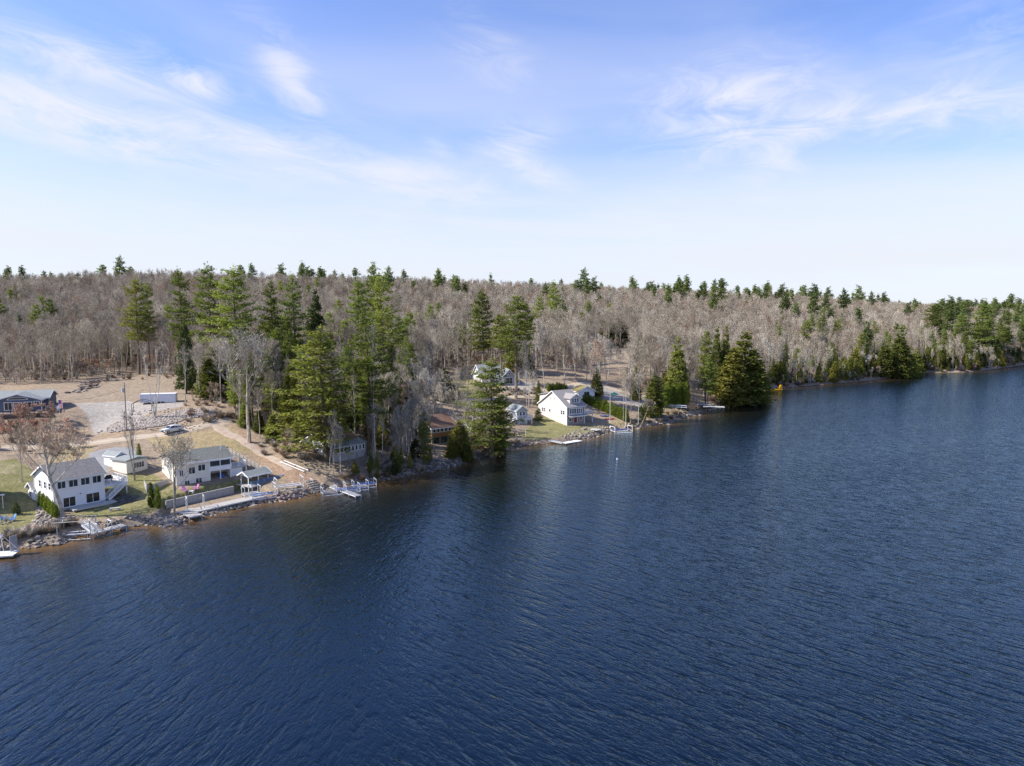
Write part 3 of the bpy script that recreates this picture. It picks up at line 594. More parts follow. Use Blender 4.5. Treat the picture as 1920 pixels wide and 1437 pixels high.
CATS = dict(bare='tree', sap='tree', open='tree', pale='tree', pine='pine tree', farp='pine tree', heml='evergreen tree', gold='evergreen tree', dark='evergreen tree', arbo='arborvitae')
TREE_N = [0]
def tree_obj(kind, loc, h, label, group=None, v=None, rz=None, w=1.0, meshes=None, name=None, cat=None, h0=None):
    fam = KIN[kind][0]; h0 = h0 or KIN[kind][1]; v = rng.randrange(len(fam)) if v is None else v % len(fam); tr, cr = meshes or fam[v]
    s = h / h0; t = thing(name or NAMES[kind], label, cat or CATS[kind], loc, rng.uniform(0, 6.28) if rz is None else rz, group); t.scale = (s * w, s * w, s)
    link('trunk', tr, t); link('crown', cr, t); TREE_N[0] += 1; return t
def tree_px(kind, px, Y, top, label, group=None, v=None, w=None, rz=None, meshes=None, halfw=None, name=None, cat=None, h0=None, r0=None, hh_=None, q=None):
    """a tree standing at depth Y in the column px whose top reaches row `top`"""
    x = q.x if q else x_at(px, 620, Y); z = hz(x, Y); h = hh_ or (z_at(px, top, Y) - z); fam = KIN[kind][0]; h0 = h0 or KIN[kind][1]
    r0 = r0 or dict(pine=3.9, heml=2.4, gold=2.7, dark=3.0, arbo=.85, bare=4, open=7, pale=5, sap=2, farp=4.4)[kind]
    ww = w or 1.0
    if halfw: ww = min(max((halfw * Y / F_PX) / (r0 * h / h0), .55), 2.2)
    return tree_obj(kind, (x, Y, z), h, label, group, v, rz, ww, meshes, name, cat, h0)
# ------------------------------------------------------------------ the woods
BANK = []   # keeps picked places: (x, y, z, scale, rot, variant)
def scatter(x0, x1, y0, y1, cell, seed):
    r = np.random.RandomState(seed); xs = np.arange(x0, x1, cell); ys = np.arange(y0, y1, cell); X, Y = np.meshgrid(xs, ys)
    X = X + r.uniform(-.46, .46, X.shape) * cell; Y = Y + r.uniform(-.46, .46, Y.shape) * cell; return X.ravel(), Y.ravel(), r
def forest():
    out = []
    for (ya, yb, cell, seed) in ((130, 330, 4.7, 1), (330, 520, 5.6, 4), (520, 760, 6.8, 2), (760, 1250, 8.5, 3)):
        lim = yb * .86; X, Y, r = scatter(-lim, lim + 60, ya, yb, cell, seed)
        k = (np.abs(X) < Y * .80 + 25) & (sdist(X, Y) > np.where(X > 95, 1.2, 3.5)); X, Y = X[k], Y[k]; k = ~clear(X, Y); X, Y = X[k], Y[k]
        k = ~((Y < 225) & (X > -75) & (r.uniform(size=len(X)) < .35)); X, Y = X[k], Y[k]
        out.append((X, Y, np.full(len(X), cell / 5.6 if cell > 5.6 else 1.0)))
    X = np.concatenate([o[0] for o in out]); Y = np.concatenate([o[1] for o in out]); C = np.concatenate([o[2] for o in out]); r = np.random.RandomState(5)
    H = hv(X, Y); d = sdist(X, Y)
    s = r.uniform(.72, 1.12, len(X)) * np.where(Y < 250, .8, 1.0) * np.clip(.55 + d / 30, .55, 1) * (.8 + .2 * C)
    rot = r.uniform(0, 6.28, len(X)); var = r.randint(0, 6, len(X)); px = 960 + X / Y * F_PX
    pr = vnoise(X / 60, Y / 60, 9); dens = np.where(Y > 520, .006 + .075 * (pr > .70), .008 + .02 * (pr > .6)); dens = np.where((px > 1450) & (Y < 520), .13, dens); dens = np.where((px > 430) & (px < 800) & (Y < 290), .14, dens); dens = np.where(px > 1750, dens + .12, dens); dens = np.where((px > 1440) & (sdist(X, Y) < 28), .42, dens); dens = np.where((px > 1180) & (px < 1700) & (Y > 640) & (H > 35), dens + .10 * (vnoise(X / 35, Y / 35, 3) > .4), dens)
    isp = r.uniform(size=len(X)) < dens
    return X, Y, H, s, rot, var, px, isp
X, Y, H, s, rot, var, px, isp = forest()
vis = (px > -60) & (px < 1990)
order = np.argsort(Y)
bare_i = [i for i in order if not isp[i] and vis[i]][:300]; pine_i = [i for i in order if isp[i] and vis[i]][:230]
for i in bare_i:
    zone_ = ('left woods' if px[i] < 430 else 'wooded shore by the ramp' if (px[i] < 860 and Y[i] < 240) else 'woods behind the cottages' if px[i] < 1230 else 'right shore woods')
    sz = 'tall' if s[i] > .95 else 'middling' if s[i] > .8 else 'small'; dd_ = float(sdist(X[i:i+1], Y[i:i+1])[0]); wh = 'near the water in' if dd_ < 25 else 'at the front of' if Y[i] < 215 else 'deeper in'
    tree_obj('bare', (X[i], Y[i], H[i]), 17.5 * s[i], sz + ' leafless grey hardwood ' + wh + ' the ' + zone_, 'leafless hardwoods in the ' + zone_, int(var[i]), rot[i])
for i in pine_i:
    zone_ = ('left woods' if px[i] < 430 else 'middle woods' if px[i] < 1230 else 'right shore woods')
    k = 'heml' if (i % 3 and px[i] > 1200) or i % 4 == 0 else 'pine'
    tree_obj(k, (X[i], Y[i], H[i]), (20 if k == 'pine' else 12) * s[i] * (1 if px[i] < 1200 or k == 'pine' else .9), ('dark pine' if k == 'pine' else 'conical evergreen') + ' rising among the leafless trees of the ' + zone_, ('pines' if k == 'pine' else 'conical evergreens') + ' among the ' + zone_)
done = set(bare_i) | set(pine_i); rest = np.array([i for i in range(len(X)) if i not in done])
def instanced(name, idx, hs, meshes, label, nvar):
    src = []
    for a, b in meshes:                                      # one joined tree per variant, kept as data for the instancer
        import bmesh
        me = a.copy(); me.materials.clear(); me.materials.append(a.materials[0]); me.materials.append(b.materials[0])
        bm = bmesh.new(); bm.from_mesh(a); k = len(bm.faces); bm.from_mesh(b); bm.faces.ensure_lookup_table()
        for f in bm.faces[k:]: f.material_index = 1
        bm.to_mesh(me); bm.free(); o = bpy.data.objects.new(name + '_source', me); src.append(o)
    me = bpy.data.meshes.new(name); pts = np.stack([X[idx], Y[idx], H[idx]], 1).astype(np.float32)
    me.vertices.add(len(pts)); me.vertices.foreach_set('co', pts.ravel())
    for nm, ty, val in (('size', 'FLOAT', hs), ('spin', 'FLOAT', rot[idx]), ('pick', 'INT', var[idx] % nvar)):
        me.attributes.new(nm, ty, 'POINT').data.foreach_set('value', np.asarray(val, np.int32 if ty == 'INT' else np.float32))
    ng = bpy.data.node_groups.new(name, 'GeometryNodeTree'); ng.interface.new_socket('Geometry', in_out='INPUT', socket_type='NodeSocketGeometry'); ng.interface.new_socket('Geometry', in_out='OUTPUT', socket_type='NodeSocketGeometry')
    N, L = ng.nodes, ng.links; gi, go = N.new('NodeGroupInput'), N.new('NodeGroupOutput')
    g2i = N.new('GeometryNodeGeometryToInstance')
    for o in src[::-1]:
        oi = N.new('GeometryNodeObjectInfo'); oi.inputs['Object'].default_value = o; oi.inputs['As Instance'].default_value = True; L.new(oi.outputs['Geometry'], g2i.inputs[0])
    jn = N.new('GeometryNodeJoinGeometry')
    for nd in [x for x in N if x.bl_idname == 'GeometryNodeObjectInfo']: L.new(nd.outputs['Geometry'], jn.inputs[0])
    N.remove(g2i)
    iop = N.new('GeometryNodeInstanceOnPoints'); iop.inputs['Pick Instance'].default_value = True
    def att(nm, ty):
        a = N.new('GeometryNodeInputNamedAttribute'); a.data_type = ty; a.inputs[0].default_value = nm; return a.outputs[0]
    L.new(gi.outputs[0], iop.inputs['Points']); L.new(jn.outputs[0], iop.inputs['Instance']); L.new(att('pick', 'INT'), iop.inputs['Instance Index'])
    cx = N.new('ShaderNodeCombineXYZ'); L.new(att('spin', 'FLOAT'), cx.inputs[2]); L.new(cx.outputs[0], iop.inputs['Rotation']); L.new(att('size', 'FLOAT'), iop.inputs['Scale'])
    L.new(iop.outputs[0], go.inputs[0])
    o = link(name, me); md = o.modifiers.new('trees', 'NODES'); md.node_group = ng
    tag(o, label, 'woods', kind='stuff'); return o
rb = rest[~isp[rest]]; rp = rest[isp[rest]]
instanced('leafless_woods', rb, s[rb], BARE, 'grey brown leafless hardwood forest covering the low hill to the skyline', 6)
hp = s[rp] * np.where(Y[rp] > 520, 1.2, .85) * np.random.RandomState(8).uniform(.72, 1.2, len(rp))
instanced('distant_pines', rp, hp, FARP, 'scattered dark green pines rising above the leafless forest on the hill', 4)

# brush and saplings under the trees
Xb, Yb, r = scatter(-330, 560, 150, 640, 3.8, 11); k = (np.abs(Xb) < Yb * .80 + 25) & (sdist(Xb, Yb) > np.where(Xb > 95, .4, 2.0)); Xb, Yb = Xb[k], Yb[k]; k = ~clear(Xb, Yb); Xb, Yb = Xb[k], Yb[k]
X, Y = Xb, Yb; H = hv(X, Y); rot = r.uniform(0, 6.28, len(X)); var = r.randint(0, 3, len(X)); idx = np.arange(len(X))
BRUSH = [tree_meshes('brush', bare_tree(70 + i, 5, .12, .7, 6, 3, r0=.045, forks=(1, 3, 2)[i], tw=.018), T_BARK, (T_TWIG, T_BUFF, T_TWIG)[i]) for i in range(3)]
instanced('undergrowth', idx, r.uniform(.35, 1.15, len(X)) * np.where(X > 95, 1.25, 1), BRUSH, 'low leafless undergrowth and saplings between the trunks', 3)
# ------------------------------------------------------------------ building kit
WHITE = mat('white_clapboard', (.80, .80, .79), .6, (.76, .76, .75), .8, lines=(2, 5.5, .80))
CREAM = mat('cream_clapboard', (.76, .72, .63), .6, (.71, .67, .58), .8, lines=(2, 5.5, .82))
TAUPE = mat('taupe_clapboard', (.62, .575, .535), .6, (.58, .54, .50), .8, lines=(2, 5, .82))
GREYS = mat('grey_shingle_siding', (.36, .36, .38), .7, (.31, .31, .33), 2.5, lines=(2, 5, .78))
NAVY = mat('slate_blue_siding', (.095, .12, .18), .6, (.08, .10, .155), 1, lines=(2, 6, .75))
LOGS = mat('orange_log_siding', (.36, .175, .065), .55, (.26, .125, .05), 1.4, lines=(2, 4, .62))
WEATH = mat('weathered_grey_boards', (.42, .40, .38), .8, (.33, .32, .31), 2.0, lines=(0, 5, .7))
TRIM = mat('white_trim', (.82, .82, .80), .5, (.77, .77, .75))
ROOF = mat('grey_asphalt_shingles', (.235, .225, .215), .9, (.175, .165, .16), 2.2, .02)
ROOFW = mat('brown_grey_shingles', (.33, .30, .275), .9, (.27, .245, .225), 2.2, .02)
ROOFG = mat('green_grey_shingles', (.16, .165, .15), .9, (.12, .125, .113), 2.2, .02)
ROOFB = mat('leafy_brown_roof', (.16, .10, .075), .9, (.26, .15, .09), 3.0, .04)
ROOFP = mat('pale_green_grey_shingles', (.27, .285, .27), .85, (.22, .235, .225), 2.0, .02)
GLASS = mat('window_glass', (.018, .022, .028), .06, (.030, .034, .04), .5, spec=.6)
DOORD = mat('dark_doorway', (.03, .03, .035), .4)
DECK = mat('grey_deck_boards', (.46, .43, .39), .85, (.38, .35, .32), 1.5, lines=(0, 6, .6))
DECKW = mat('brown_deck_boards', (.40, .31, .23), .85, (.33, .25, .18), 1.5, lines=(0, 6, .6))
ALU = mat('aluminium_tube', (.66, .67, .69), .35, (.56, .57, .6), 3, metal=.55)
WPAINT = mat('white_painted_wood', (.80, .80, .78), .55, (.72, .72, .70), 2)
LIFTW = mat('weathered_white_frame', (.56, .55, .52), .55, (.44, .43, .41), 2); CONC = mat('pale_concrete', (.50, .48, .45), .9, (.42, .40, .37), 1.2, .02)
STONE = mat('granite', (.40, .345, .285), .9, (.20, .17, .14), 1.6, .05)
STONED = mat('dark_granite', (.14, .125, .11), .8, (.075, .068, .06), 1.6, .05)  # much darker granite tone, for scattered boulders and two rock beds
BLACKP = mat('black_plastic', (.02, .02, .022), .4)
DWOOD = mat('dark_stained_wood', (.10, .085, .075), .8, (.15, .13, .115), 2, lines=(0, 7, .55))
GREENP = mat('green_canvas', (.07, .36, .20), .6); REDP = mat('red_plastic', (.55, .06, .035), .4); BLUEP = mat('blue_plastic', (.035, .12, .42), .4)
LBLUE = mat('light_blue_paint', (.16, .32, .62), .5); PINK = mat('pink_plastic', (.62, .22, .55), .45); YEL = mat('yellow_plastic', (.80, .42, .02), .4)
LIFTB = mat('blue_bunk_cover', (.10, .17, .50), .5); BRICK = mat('red_brick', (.33, .12, .07), .85, (.26, .10, .06), 6, lines=(2, 9, .6))
CARW = mat('silver_white_paint', (.70, .72, .74), .3, (.68, .70, .72), 1, spec=.5, coat=.6); TYRE = mat('tyre_rubber', (.022, .022, .022), .8); RIM = mat('alloy_rim', (.45, .46, .48), .3, metal=.8)
DIRTB = mat('leaf_mulch', (.30, .18, .11), .95, (.20, .12, .075), 2, .05); WGREY = mat('pole_timber', (.34, .29, .25), .9, (.27, .23, .20), 2)
WINC = {}
def win_mesh(w, h, nx, nz, trim, fr):
    k = (round(w, 2), round(h, 2), nx, nz, trim.name, fr)
    if k not in WINC:
        a = MB(); f = fr; dpt = .09
        for s in (-1, 1):
            a.box((s * (w / 2), -dpt / 2, h / 2), (f, dpt, h + f)); a.box((0, -dpt / 2 - .004, h / 2 + s * h / 2), (w + f + .06, dpt, f))
        for i in range(1, nx): a.box((-w / 2 + w * i / nx, -.045, h / 2), (f * .55, .07, h))
        for i in range(1, nz): a.box((0, -.043, h * i / nz), (w, .06, f * .45))
        g = MB().box((0, -.012, h / 2), (w - .02, .03, h - .02)); WINC[k] = (a.mesh('window', trim), g.mesh('pane', GLASS))
    return WINC[k]
class House:
    """local frame: x along the front from its left corner, y towards the back, z up from the sill line"""
    def __init__(s, name, label, cat, a, rz, W_, D_, group=None):
        s.t = thing(name, label, cat, a, rz, group); s.a = Vector(a); s.rz = rz; s.W, s.D = W_, D_; s.trim = TRIM
    def loc(s, px, py, axis, val):
        Ri = Matrix.Rotation(-s.rz, 3, 'Z'); c = Ri @ (Vector((0, 0, CAM_H)) - s.a); d = Ri @ ray(px, py)
        t = (val - c[axis]) / d[axis]; return c + d * t
    def part(s, n, mb, m, label=None): return part(n, mb, m, s.t, label=label)
    def window(s, face, u, z, w, h, nx=2, nz=1, off=0.0, name='window', fr=.11, trim=None):
        P = {'F': ((u, -off, z), 0), 'L': ((-off, u, z), -math.pi / 2), 'R': ((s.W + off, u, z), math.pi / 2), 'B': ((u, s.D + off, z), math.pi)}[face]
        a, g = win_mesh(w, h, nx, nz, trim or s.trim, fr); o = link(name, a, s.t, P[0], P[1]); link('pane', g, o); return o
    def wpx(s, face, x0, y0, x1, y1, nx=2, nz=1, **k):
        """a window surveyed by its corners in the picture"""
        ax, val = {'F': (1, 0), 'L': (0, 0), 'R': (0, s.W)}[face]; ui = 1 - ax
        ym = (y0 + y1) / 2; xm = (x0 + x1) / 2; a, b = s.loc(x0, ym, ax, val), s.loc(x1, ym, ax, val); c, d = s.loc(xm, y1, ax, val), s.loc(xm, y0, ax, val)
        return s.window(face, (a[ui] + b[ui]) / 2, c.z, abs(b[ui] - a[ui]), d.z - c.z, nx, nz, **k)
    def gable(s, x0, x1, y0, y1, z0, ze, zr, axis, wall, roof, ov=.35, th=.16, wname='wall', rname='roof', sub=True):
        """gabled block; axis 'x' = ridge runs along the front"""
        if axis == 'x': ym = (y0 + y1) / 2; s.part(wname, MB().prism([(y0, z0), (y1, z0), (y1, ze), (ym, zr), (y0, ze)], 'x', x0, x1), wall)
        else: ym = (x0 + x1) / 2; s.part(wname, MB().prism([(x0, z0), (x1, z0), (x1, ze), (ym, zr), (x0, ze)], 'y', y0, y1), wall)
        lo, hi = (y0, y1) if axis == 'x' else (x0, x1); e0, e1 = (x0, x1) if axis == 'x' else (y0, y1); sl = (zr - ze) / (ym - lo); r = MB(); f = MB()
        za = ze - sl * ov
        r.prism([(lo - ov, za + .02), (ym, zr + .02), (hi + ov, za + .02), (hi + ov, za + .02 + th), (ym, zr + .02 + th), (lo - ov, za + .02 + th)], axis, e0 - ov, e1 + ov)
        ro = s.part(rname, r, roof)
        for e, d in ((e0 - ov, -1), (e1 + ov, 1)):
            f.prism([(lo - ov - .03, za - .10), (ym, zr - .10), (hi + ov + .03, za - .10), (hi + ov + .03, za + .15 + .02), (ym, zr + .19), (lo - ov - .03, za + .15 + .02)], axis, min(e, e + d * .05), max(e, e + d * .05))
        for e, d in ((lo - ov, -1), (hi + ov, 1)):
            if axis == 'x': f.b2((e0 - ov + .01, e, za - .08), (e1 + ov - .01, e + d * .05, za + .14))
            else: f.b2((e, e0 - ov + .01, za - .08), (e + d * .05, e1 + ov - .01, za + .14))
        part('fascia', f, s.trim, ro); return ro
    def corners(s, z0, z1, pts, w=.14):
        for x, y in pts: s.part('corner_trim', MB().box((x, y, (z0 + z1) / 2), (w, w, z1 - z0)), s.trim)
    def railing(s, pts, z, h=.95, m=None, name='railing', step=1.6, bal=True, panel=False):
        """each straight run of rail with its balusters is one part, posts are their own"""
        m = m or WPAINT
        for (a, b) in zip(pts[:-1], pts[1:]):
            a, b = Vector((*a, z)) if len(a) == 2 else Vector(a), Vector((*b, z)) if len(b) == 2 else Vector(b); q = MB(); n_ = max(1, round((b - a).length / step)); up = Vector((0, 0, 1))
            for k in (.12, h): q.tube(a + up * k, b + up * k, .045, None, 4)
            if bal:
                for i in range(int((b - a).length / .16)): c = a.lerp(b, (i + .5) / int((b - a).length / .16)); q.tube(c + up * .12, c + up * h, .022, None, 4, False)
            s.part(name, q, m)
            for i in range(n_ + 1): c = a.lerp(b, i / n_); s.part('post', MB().box((c.x, c.y, c.z + h / 2), (.11, .11, h + .12)), m)
    def stairs(s, a, b, width, z1, n_=None, m=None, side=Vector((0, 1, 0)), rail=True):
        m = m or WPAINT; a, b = Vector(a), Vector(b); n_ = n_ or max(3, round(abs(a.z - b.z) / .19)); d = b - a
        ang = math.atan2(d.y, d.x); tr = MB().box((0, 0, 0), (.30, width, .05)).mesh('tread', m)
        for i in range(n_): c = a + d * ((i + .5) / n_); s_ = link('tread', tr, s.t, c, ang)
        nrm = Vector((-math.sin(ang), math.cos(ang), 0)) * (width / 2 + .04)
        for k in (-1, 1):
            q = MB().prism([(0, -.28), (1, -.28), (1, .02), (0, .02)], 'x', 0, 0) if False else MB(); q.tube(a + nrm * k + Vector((0, 0, -.1)), b + nrm * k + Vector((0, 0, -.1)), .10, None, 4); s.part('stringer', q, m)
            if rail: s.railing([tuple(a + nrm * k), tuple(b + nrm * k)], 0, .9, m, 'handrail', 2.5)
def corner(px, py, z): return at(px, py, z)
def frame(pa, pb, z):
    a, b = at(*pa, z), at(*pb, z); return a, math.atan2(b.y - a.y, b.x - a.x), (b - a).length

# ---- white two-storey lake house at the lower left
a, rz, Wd = frame((102, 957), (197, 938.5), 2.3)
h = House('lake_house', 'white two-storey lake house with grey roof and side deck at lower left', 'house', a, rz, Wd, 8.0)
h.gable(0, Wd, 0, 8, -.6, 5.1, 7.15, 'x', WHITE, ROOF)
h.part('foundation', MB().b2((-.04, -.04, -.8), (Wd + .04, 8.04, .12)), CONC)
h.corners(.1, 5.0, [(.02, .02), (Wd - .02, .02), (.02, 7.98), (Wd - .02, 7.98)])
for x0, x1 in ((107, 123), (128.5, 146), (151, 168), (173, 189.5)):
    k = (x0 - 102) / 95; h.wpx('F', x0, 904 - 16 * k, x1, 917.5 - 16 * k, 2)
h.wpx('F', 118, 932, 142, 950.5, 2, name='sliding_door', fr=.13); h.wpx('F', 161, 924, 187, 942, 2, name='sliding_door', fr=.13)
h.wpx('F', 148.5, 924, 153, 927, 1)
for u in (1.3, 3.2, 5.4): h.window('L', u, 3.3, .9, 1.2, 1, 2)
h.window('L', 2.6, .9, .9, 1.1, 1, 2)
h.part('vent_pipe', MB().tube((Wd - 1.6, 5.4, 6.2), (Wd - 1.6, 5.4, 7.2), .08), WPAINT)
h.gable(-.25, Wd - 2.5, 8.02, 10.4, -.6, 2.7, 3.5, 'x', WHITE, ROOFW, wname='rear_wall', rname='rear_roof')
h.window('L', 9.2, .9, .9, 1.1, 1, 2, off=.25)
x0, x1 = Wd + .05, Wd + 4.6
h.part('deck_floor', MB().b2((x0, 1.1, 2.35), (x1, 6.6, 2.5)), DECK); h.part('deck_skirt', MB().b2((x0, 1.0, 2.1), (x1 + .05, 1.09, 2.5)), WPAINT); h.part('deck_skirt', MB().b2((x1 + .01, 1.1, 2.1), (x1 + .09, 6.6, 2.5)), WPAINT)
for x in (x0 + .3, (x0 + x1) / 2, x1 - .2):
    for y in (1.3, 6.3): h.part('deck_post', MB().b2((x - .08, y - .08, -1.2), (x + .08, y + .08, 2.35)), WPAINT)
h.railing([(x0 + .1, 1.15), (x1 - 1.5, 1.15)], 2.5); h.railing([(x1 - .05, 1.15), (x1 - .05, 6.5), (x0 + .2, 6.5)], 2.5)
h.part('bench', MB().b2((x0 + 1.2, 5.7, 2.5), (x1 - .2, 6.3, 2.95)).b2((x1 - .7, 2.4, 2.5), (x1 - .2, 5.6, 2.95)), WPAINT)
h.stairs((x1 - .9, .45, 2.45), (x0 + .35, -.05, .1), 1.1, 0)
h.part('patio', MB().b2((2.0, -2.6, -.25), (Wd + 1.0, -.05, .03)), CONC)
LH = h
def local_pt(hh, x, y, z): return hh.a + Matrix.Rotation(hh.rz, 3, 'Z') @ Vector((x, y, z))
q = local_pt(h, x0 + 2.2, 3.4, 2.5); g = thing('grill', 'covered black barbecue grill on the deck of the white lake house', 'grill', q, rz)
part('body', MB().box((0, 0, .75), (1.3, .6, .35)).tube((-.45, 0, 1.0), (.45, 0, 1.0), .26, None, 8), BLACKP, g)
for s_ in (-.5, .5): part('leg', MB().b2((s_ - .03, -.2, 0), (s_ + .03, .2, .58)), BLACKP, g)

# ---- small cream shed with a lean-to beside the parking
a, rz, Wd = frame((238, 889), (277, 880.5), 4.2)
h = House('garden_shed', 'small cream shed with dark picture window and lean-to between the two nearest houses', 'shed', a, rz, Wd, 4.2)
h.part('wall', MB().b2((0, 0, 0), (Wd, 4.2, 2.55)), CREAM); h.part('roof', MB().prism([(-.3, 2.5), (Wd + .3, 2.5), (Wd + .3, 2.66), (Wd * .5, 3.1), (-.3, 2.66)], 'y', -.3, 4.5), ROOFP)
h.part('skid', MB().b2((.2, .2, -.5), (Wd - .2, .5, 0)).b2((.2, 3.7, -.5), (Wd - .2, 4.0, 0)), DWOOD)
h.wpx('F', 250, 866, 270, 877, 4); h.part('step', MB().b2((Wd + .05, .6, -.5), (Wd + .9, 1.8, -.25)).b2((Wd + .05, .7, -.25), (Wd + .5, 1.7, 0)), WPAINT)
h.railing([(Wd + .1, .5, 0), (Wd + 1.1, .5, -.5)], 0, .9)
a2, rz2, W2 = frame((218, 878), (227, 876), 4.8)
h = House('tool_shed', 'narrow white gabled tool shed behind the cream shed', 'shed', a2, rz + .05, 2.2, 3.4)
h.gable(0, 2.2, 0, 3.4, -.3, 2.35, 3.0, 'y', WHITE, ROOFP, .15); h.window('F', 1.55, 0, .8, 1.9, 1, 1, name='door')

# ---- cream cottage with the screened porch
a, rz, Wd = at(331, 914.5, 2.5), R(41), 10.4
h = House('lake_cottage', 'cream lake cottage with green roof and screened upper porch on the left shore', 'house', a, rz, Wd, 9.4)
Dd = 9.4; PW = 6.2
h.part('wall', MB().b2((0, 0, -.4), (PW, Dd, 4.55)).b2((PW - .02, 3.2, -.4), (Wd, Dd, 4.54)).prism([(0, 4.54), (Dd, 4.54), (Dd / 2, 6.05)], 'x', .02, Wd - .02), CREAM)
h.part('porch_floor', MB().b2((PW, 0, 2.2), (Wd, 3.2, 2.45)).b2((PW, -.02, 2.45), (Wd, .08, 3.15)).b2((Wd - .08, .08, 2.45), (Wd + .01, 3.2, 3.15)), WHITE)
for x in (PW + .08, PW + 2.1, Wd - .08):
    for z0_, z1_ in ((-.4, 2.2), (3.15, 4.6)): h.part('porch_post', MB().b2((x - .08, .0, z0_), (x + .08, .16, z1_)), TRIM)
h.part('screen', MB().b2((PW + .16, .06, 3.15), (Wd - .16, .085, 4.55)).b2((Wd - .085, .16, 3.15), (Wd - .06, 3.2, 4.55)), GLASS)
ro = MB(); sl = 1.5 / (Dd / 2); ov = .45
ro.prism([(-ov, 4.6 - sl * ov), (Dd / 2, 6.12), (Dd + ov, 4.6 - sl * ov), (Dd + ov, 4.76 - sl * ov), (Dd / 2, 6.28), (-ov, 4.76 - sl * ov)], 'x', -.5, Wd + .5)
rr = h.part('roof', ro, ROOFG); part('fascia', MB().b2((-.5, -ov - .06, 4.3), (Wd + .5, -ov, 4.62)), TRIM, rr)
h.part('vent_pipe', MB().tube((Wd - .9, 3.0, 5.3), (Wd - .9, 3.0, 6.6), .07), WPAINT)
for x0, x1, y0, y1 in ((336, 344, 882, 894), (353, 366, 876, 889), (371, 385, 871, 883)): h.wpx('F', x0, y0, x1, y1, 2)
h.wpx('F', 346, 901, 356, 918, 2, name='french_door'); h.wpx('F', 367, 896, 379, 914, 2, name='french_door')
h.window('L', 1.2, 1.0, .9, .9, 1); h.window('L', 4.6, 3.1, .9, 1.2, 1, 2); h.window('L', 6.8, 3.1, .9, 1.2, 1, 2)
h.part('shed_door', MB().b2((Wd - .1, .35, -.1), (Wd + 1.0, .42, 1.95)), WHITE); h.part('shed_door', MB().b2((Wd + 1.08, .35, -.1), (Wd + 2.2, .42, 1.95)), WHITE)
h.part('shed_wall', MB().b2((Wd - .12, .44, -.4), (Wd + 2.4, 3.2, 2.1)), WHITE)
h.part('deck_floor', MB().b2((Wd + .02, .1, 2.2), (Wd + 3.2, 3.8, 2.4)), DECK); h.railing([(Wd + .1, .15), (Wd + 3.1, .15), (Wd + 3.1, 3.7)], 2.4)
for y in (.2, 3.6): h.part('deck_post', MB().b2((Wd + 3.0, y - .08, -.6), (Wd + 3.16, y + .08, 2.2)), WPAINT)
h.part('stone_seat', MB().b2((PW + .4, .1, -.3), (Wd - .6, .5, .45)), STONE)
q = local_pt(h, PW + 2.6, 1.5, 0); tp = tag(link('tarpaulin', MB().prism([(-1, 0), (1.1, 0), (.9, .7), (.2, 1.2), (-.6, .8)], 'y', -.5, .6).mesh('tarpaulin', BLUEP), None, q, rz + .2), 'blue tarpaulin heaped over things under the cottage porch', 'tarpaulin')
LC = h

# ---- slate blue house, far left
a, rz, Wd = frame((-34, 775), (78.5, 770.5), 12.6)
h = House('bungalow', 'slate blue bungalow with arched gable window and front deck at the left edge', 'house', a, rz, Wd, 9)
gw0 = Wd - 9.6
h.gable(-2, Wd + .8, 3.0, 11, -.6, 2.9, 4.3, 'x', NAVY, ROOFP, .4)
h.gable(gw0, Wd, 0, 6.5, -.6, 2.75, 4.15, 'y', NAVY, ROOFP, .4, wname='gable_wall', rname='gable_roof')
h.corners(0, 2.7, [(gw0, 0), (Wd, 0)])
h.wpx('F', 8, 755, 23, 770, 2, name='sliding_door'); h.wpx('F', 26, 755, 41, 769, 3, name='sliding_door'); h.wpx('F', 45, 754, 60, 767, 2, name='sliding_door'); h.wpx('F', 64, 752.5, 74, 761, 2)
arch = MB(); c0 = (gw0 + Wd) / 2
arch.add([(c0 + 2.0 * math.cos(math.pi * i / 10), -.05, 2.85 + .6 * math.sin(math.pi * i / 10)) for i in range(11)], [tuple(range(11))]); arch2 = MB().prism([(c0 + 2.15 * math.cos(math.pi * i / 10), 2.82 + .72 * math.sin(math.pi * i / 10)) for i in range(11)], 'y', -.04, .02)
aw = h.part('arched_window', arch2, TRIM); part('pane', MB().prism([(c0 + 1.95 * math.cos(math.pi * i / 10), 2.9 + .54 * math.sin(math.pi * i / 10)) for i in range(11)], 'y', -.055, -.035), GLASS, aw)
h.part('deck_floor', MB().b2((-1, -3.4, -.25), (Wd + 2.2, -.05, -.05)).b2((Wd + .02, -.06, -.25), (Wd + 3.4, 2.5, -.06)), DECKW); h.railing([(Wd + 3.2, -.4), (Wd + 3.2, 2.4), (Wd + .3, 2.4)], -.05, m=WPAINT)
h.railing([(-1, -3.3), (Wd - 4, -3.3)], -.05, m=DWOOD, bal=False); h.part('deck_skirt', MB().b2((-1, -3.32, -1.0), (Wd + 2.2, -3.22, -.26)), DWOOD)
BU = h

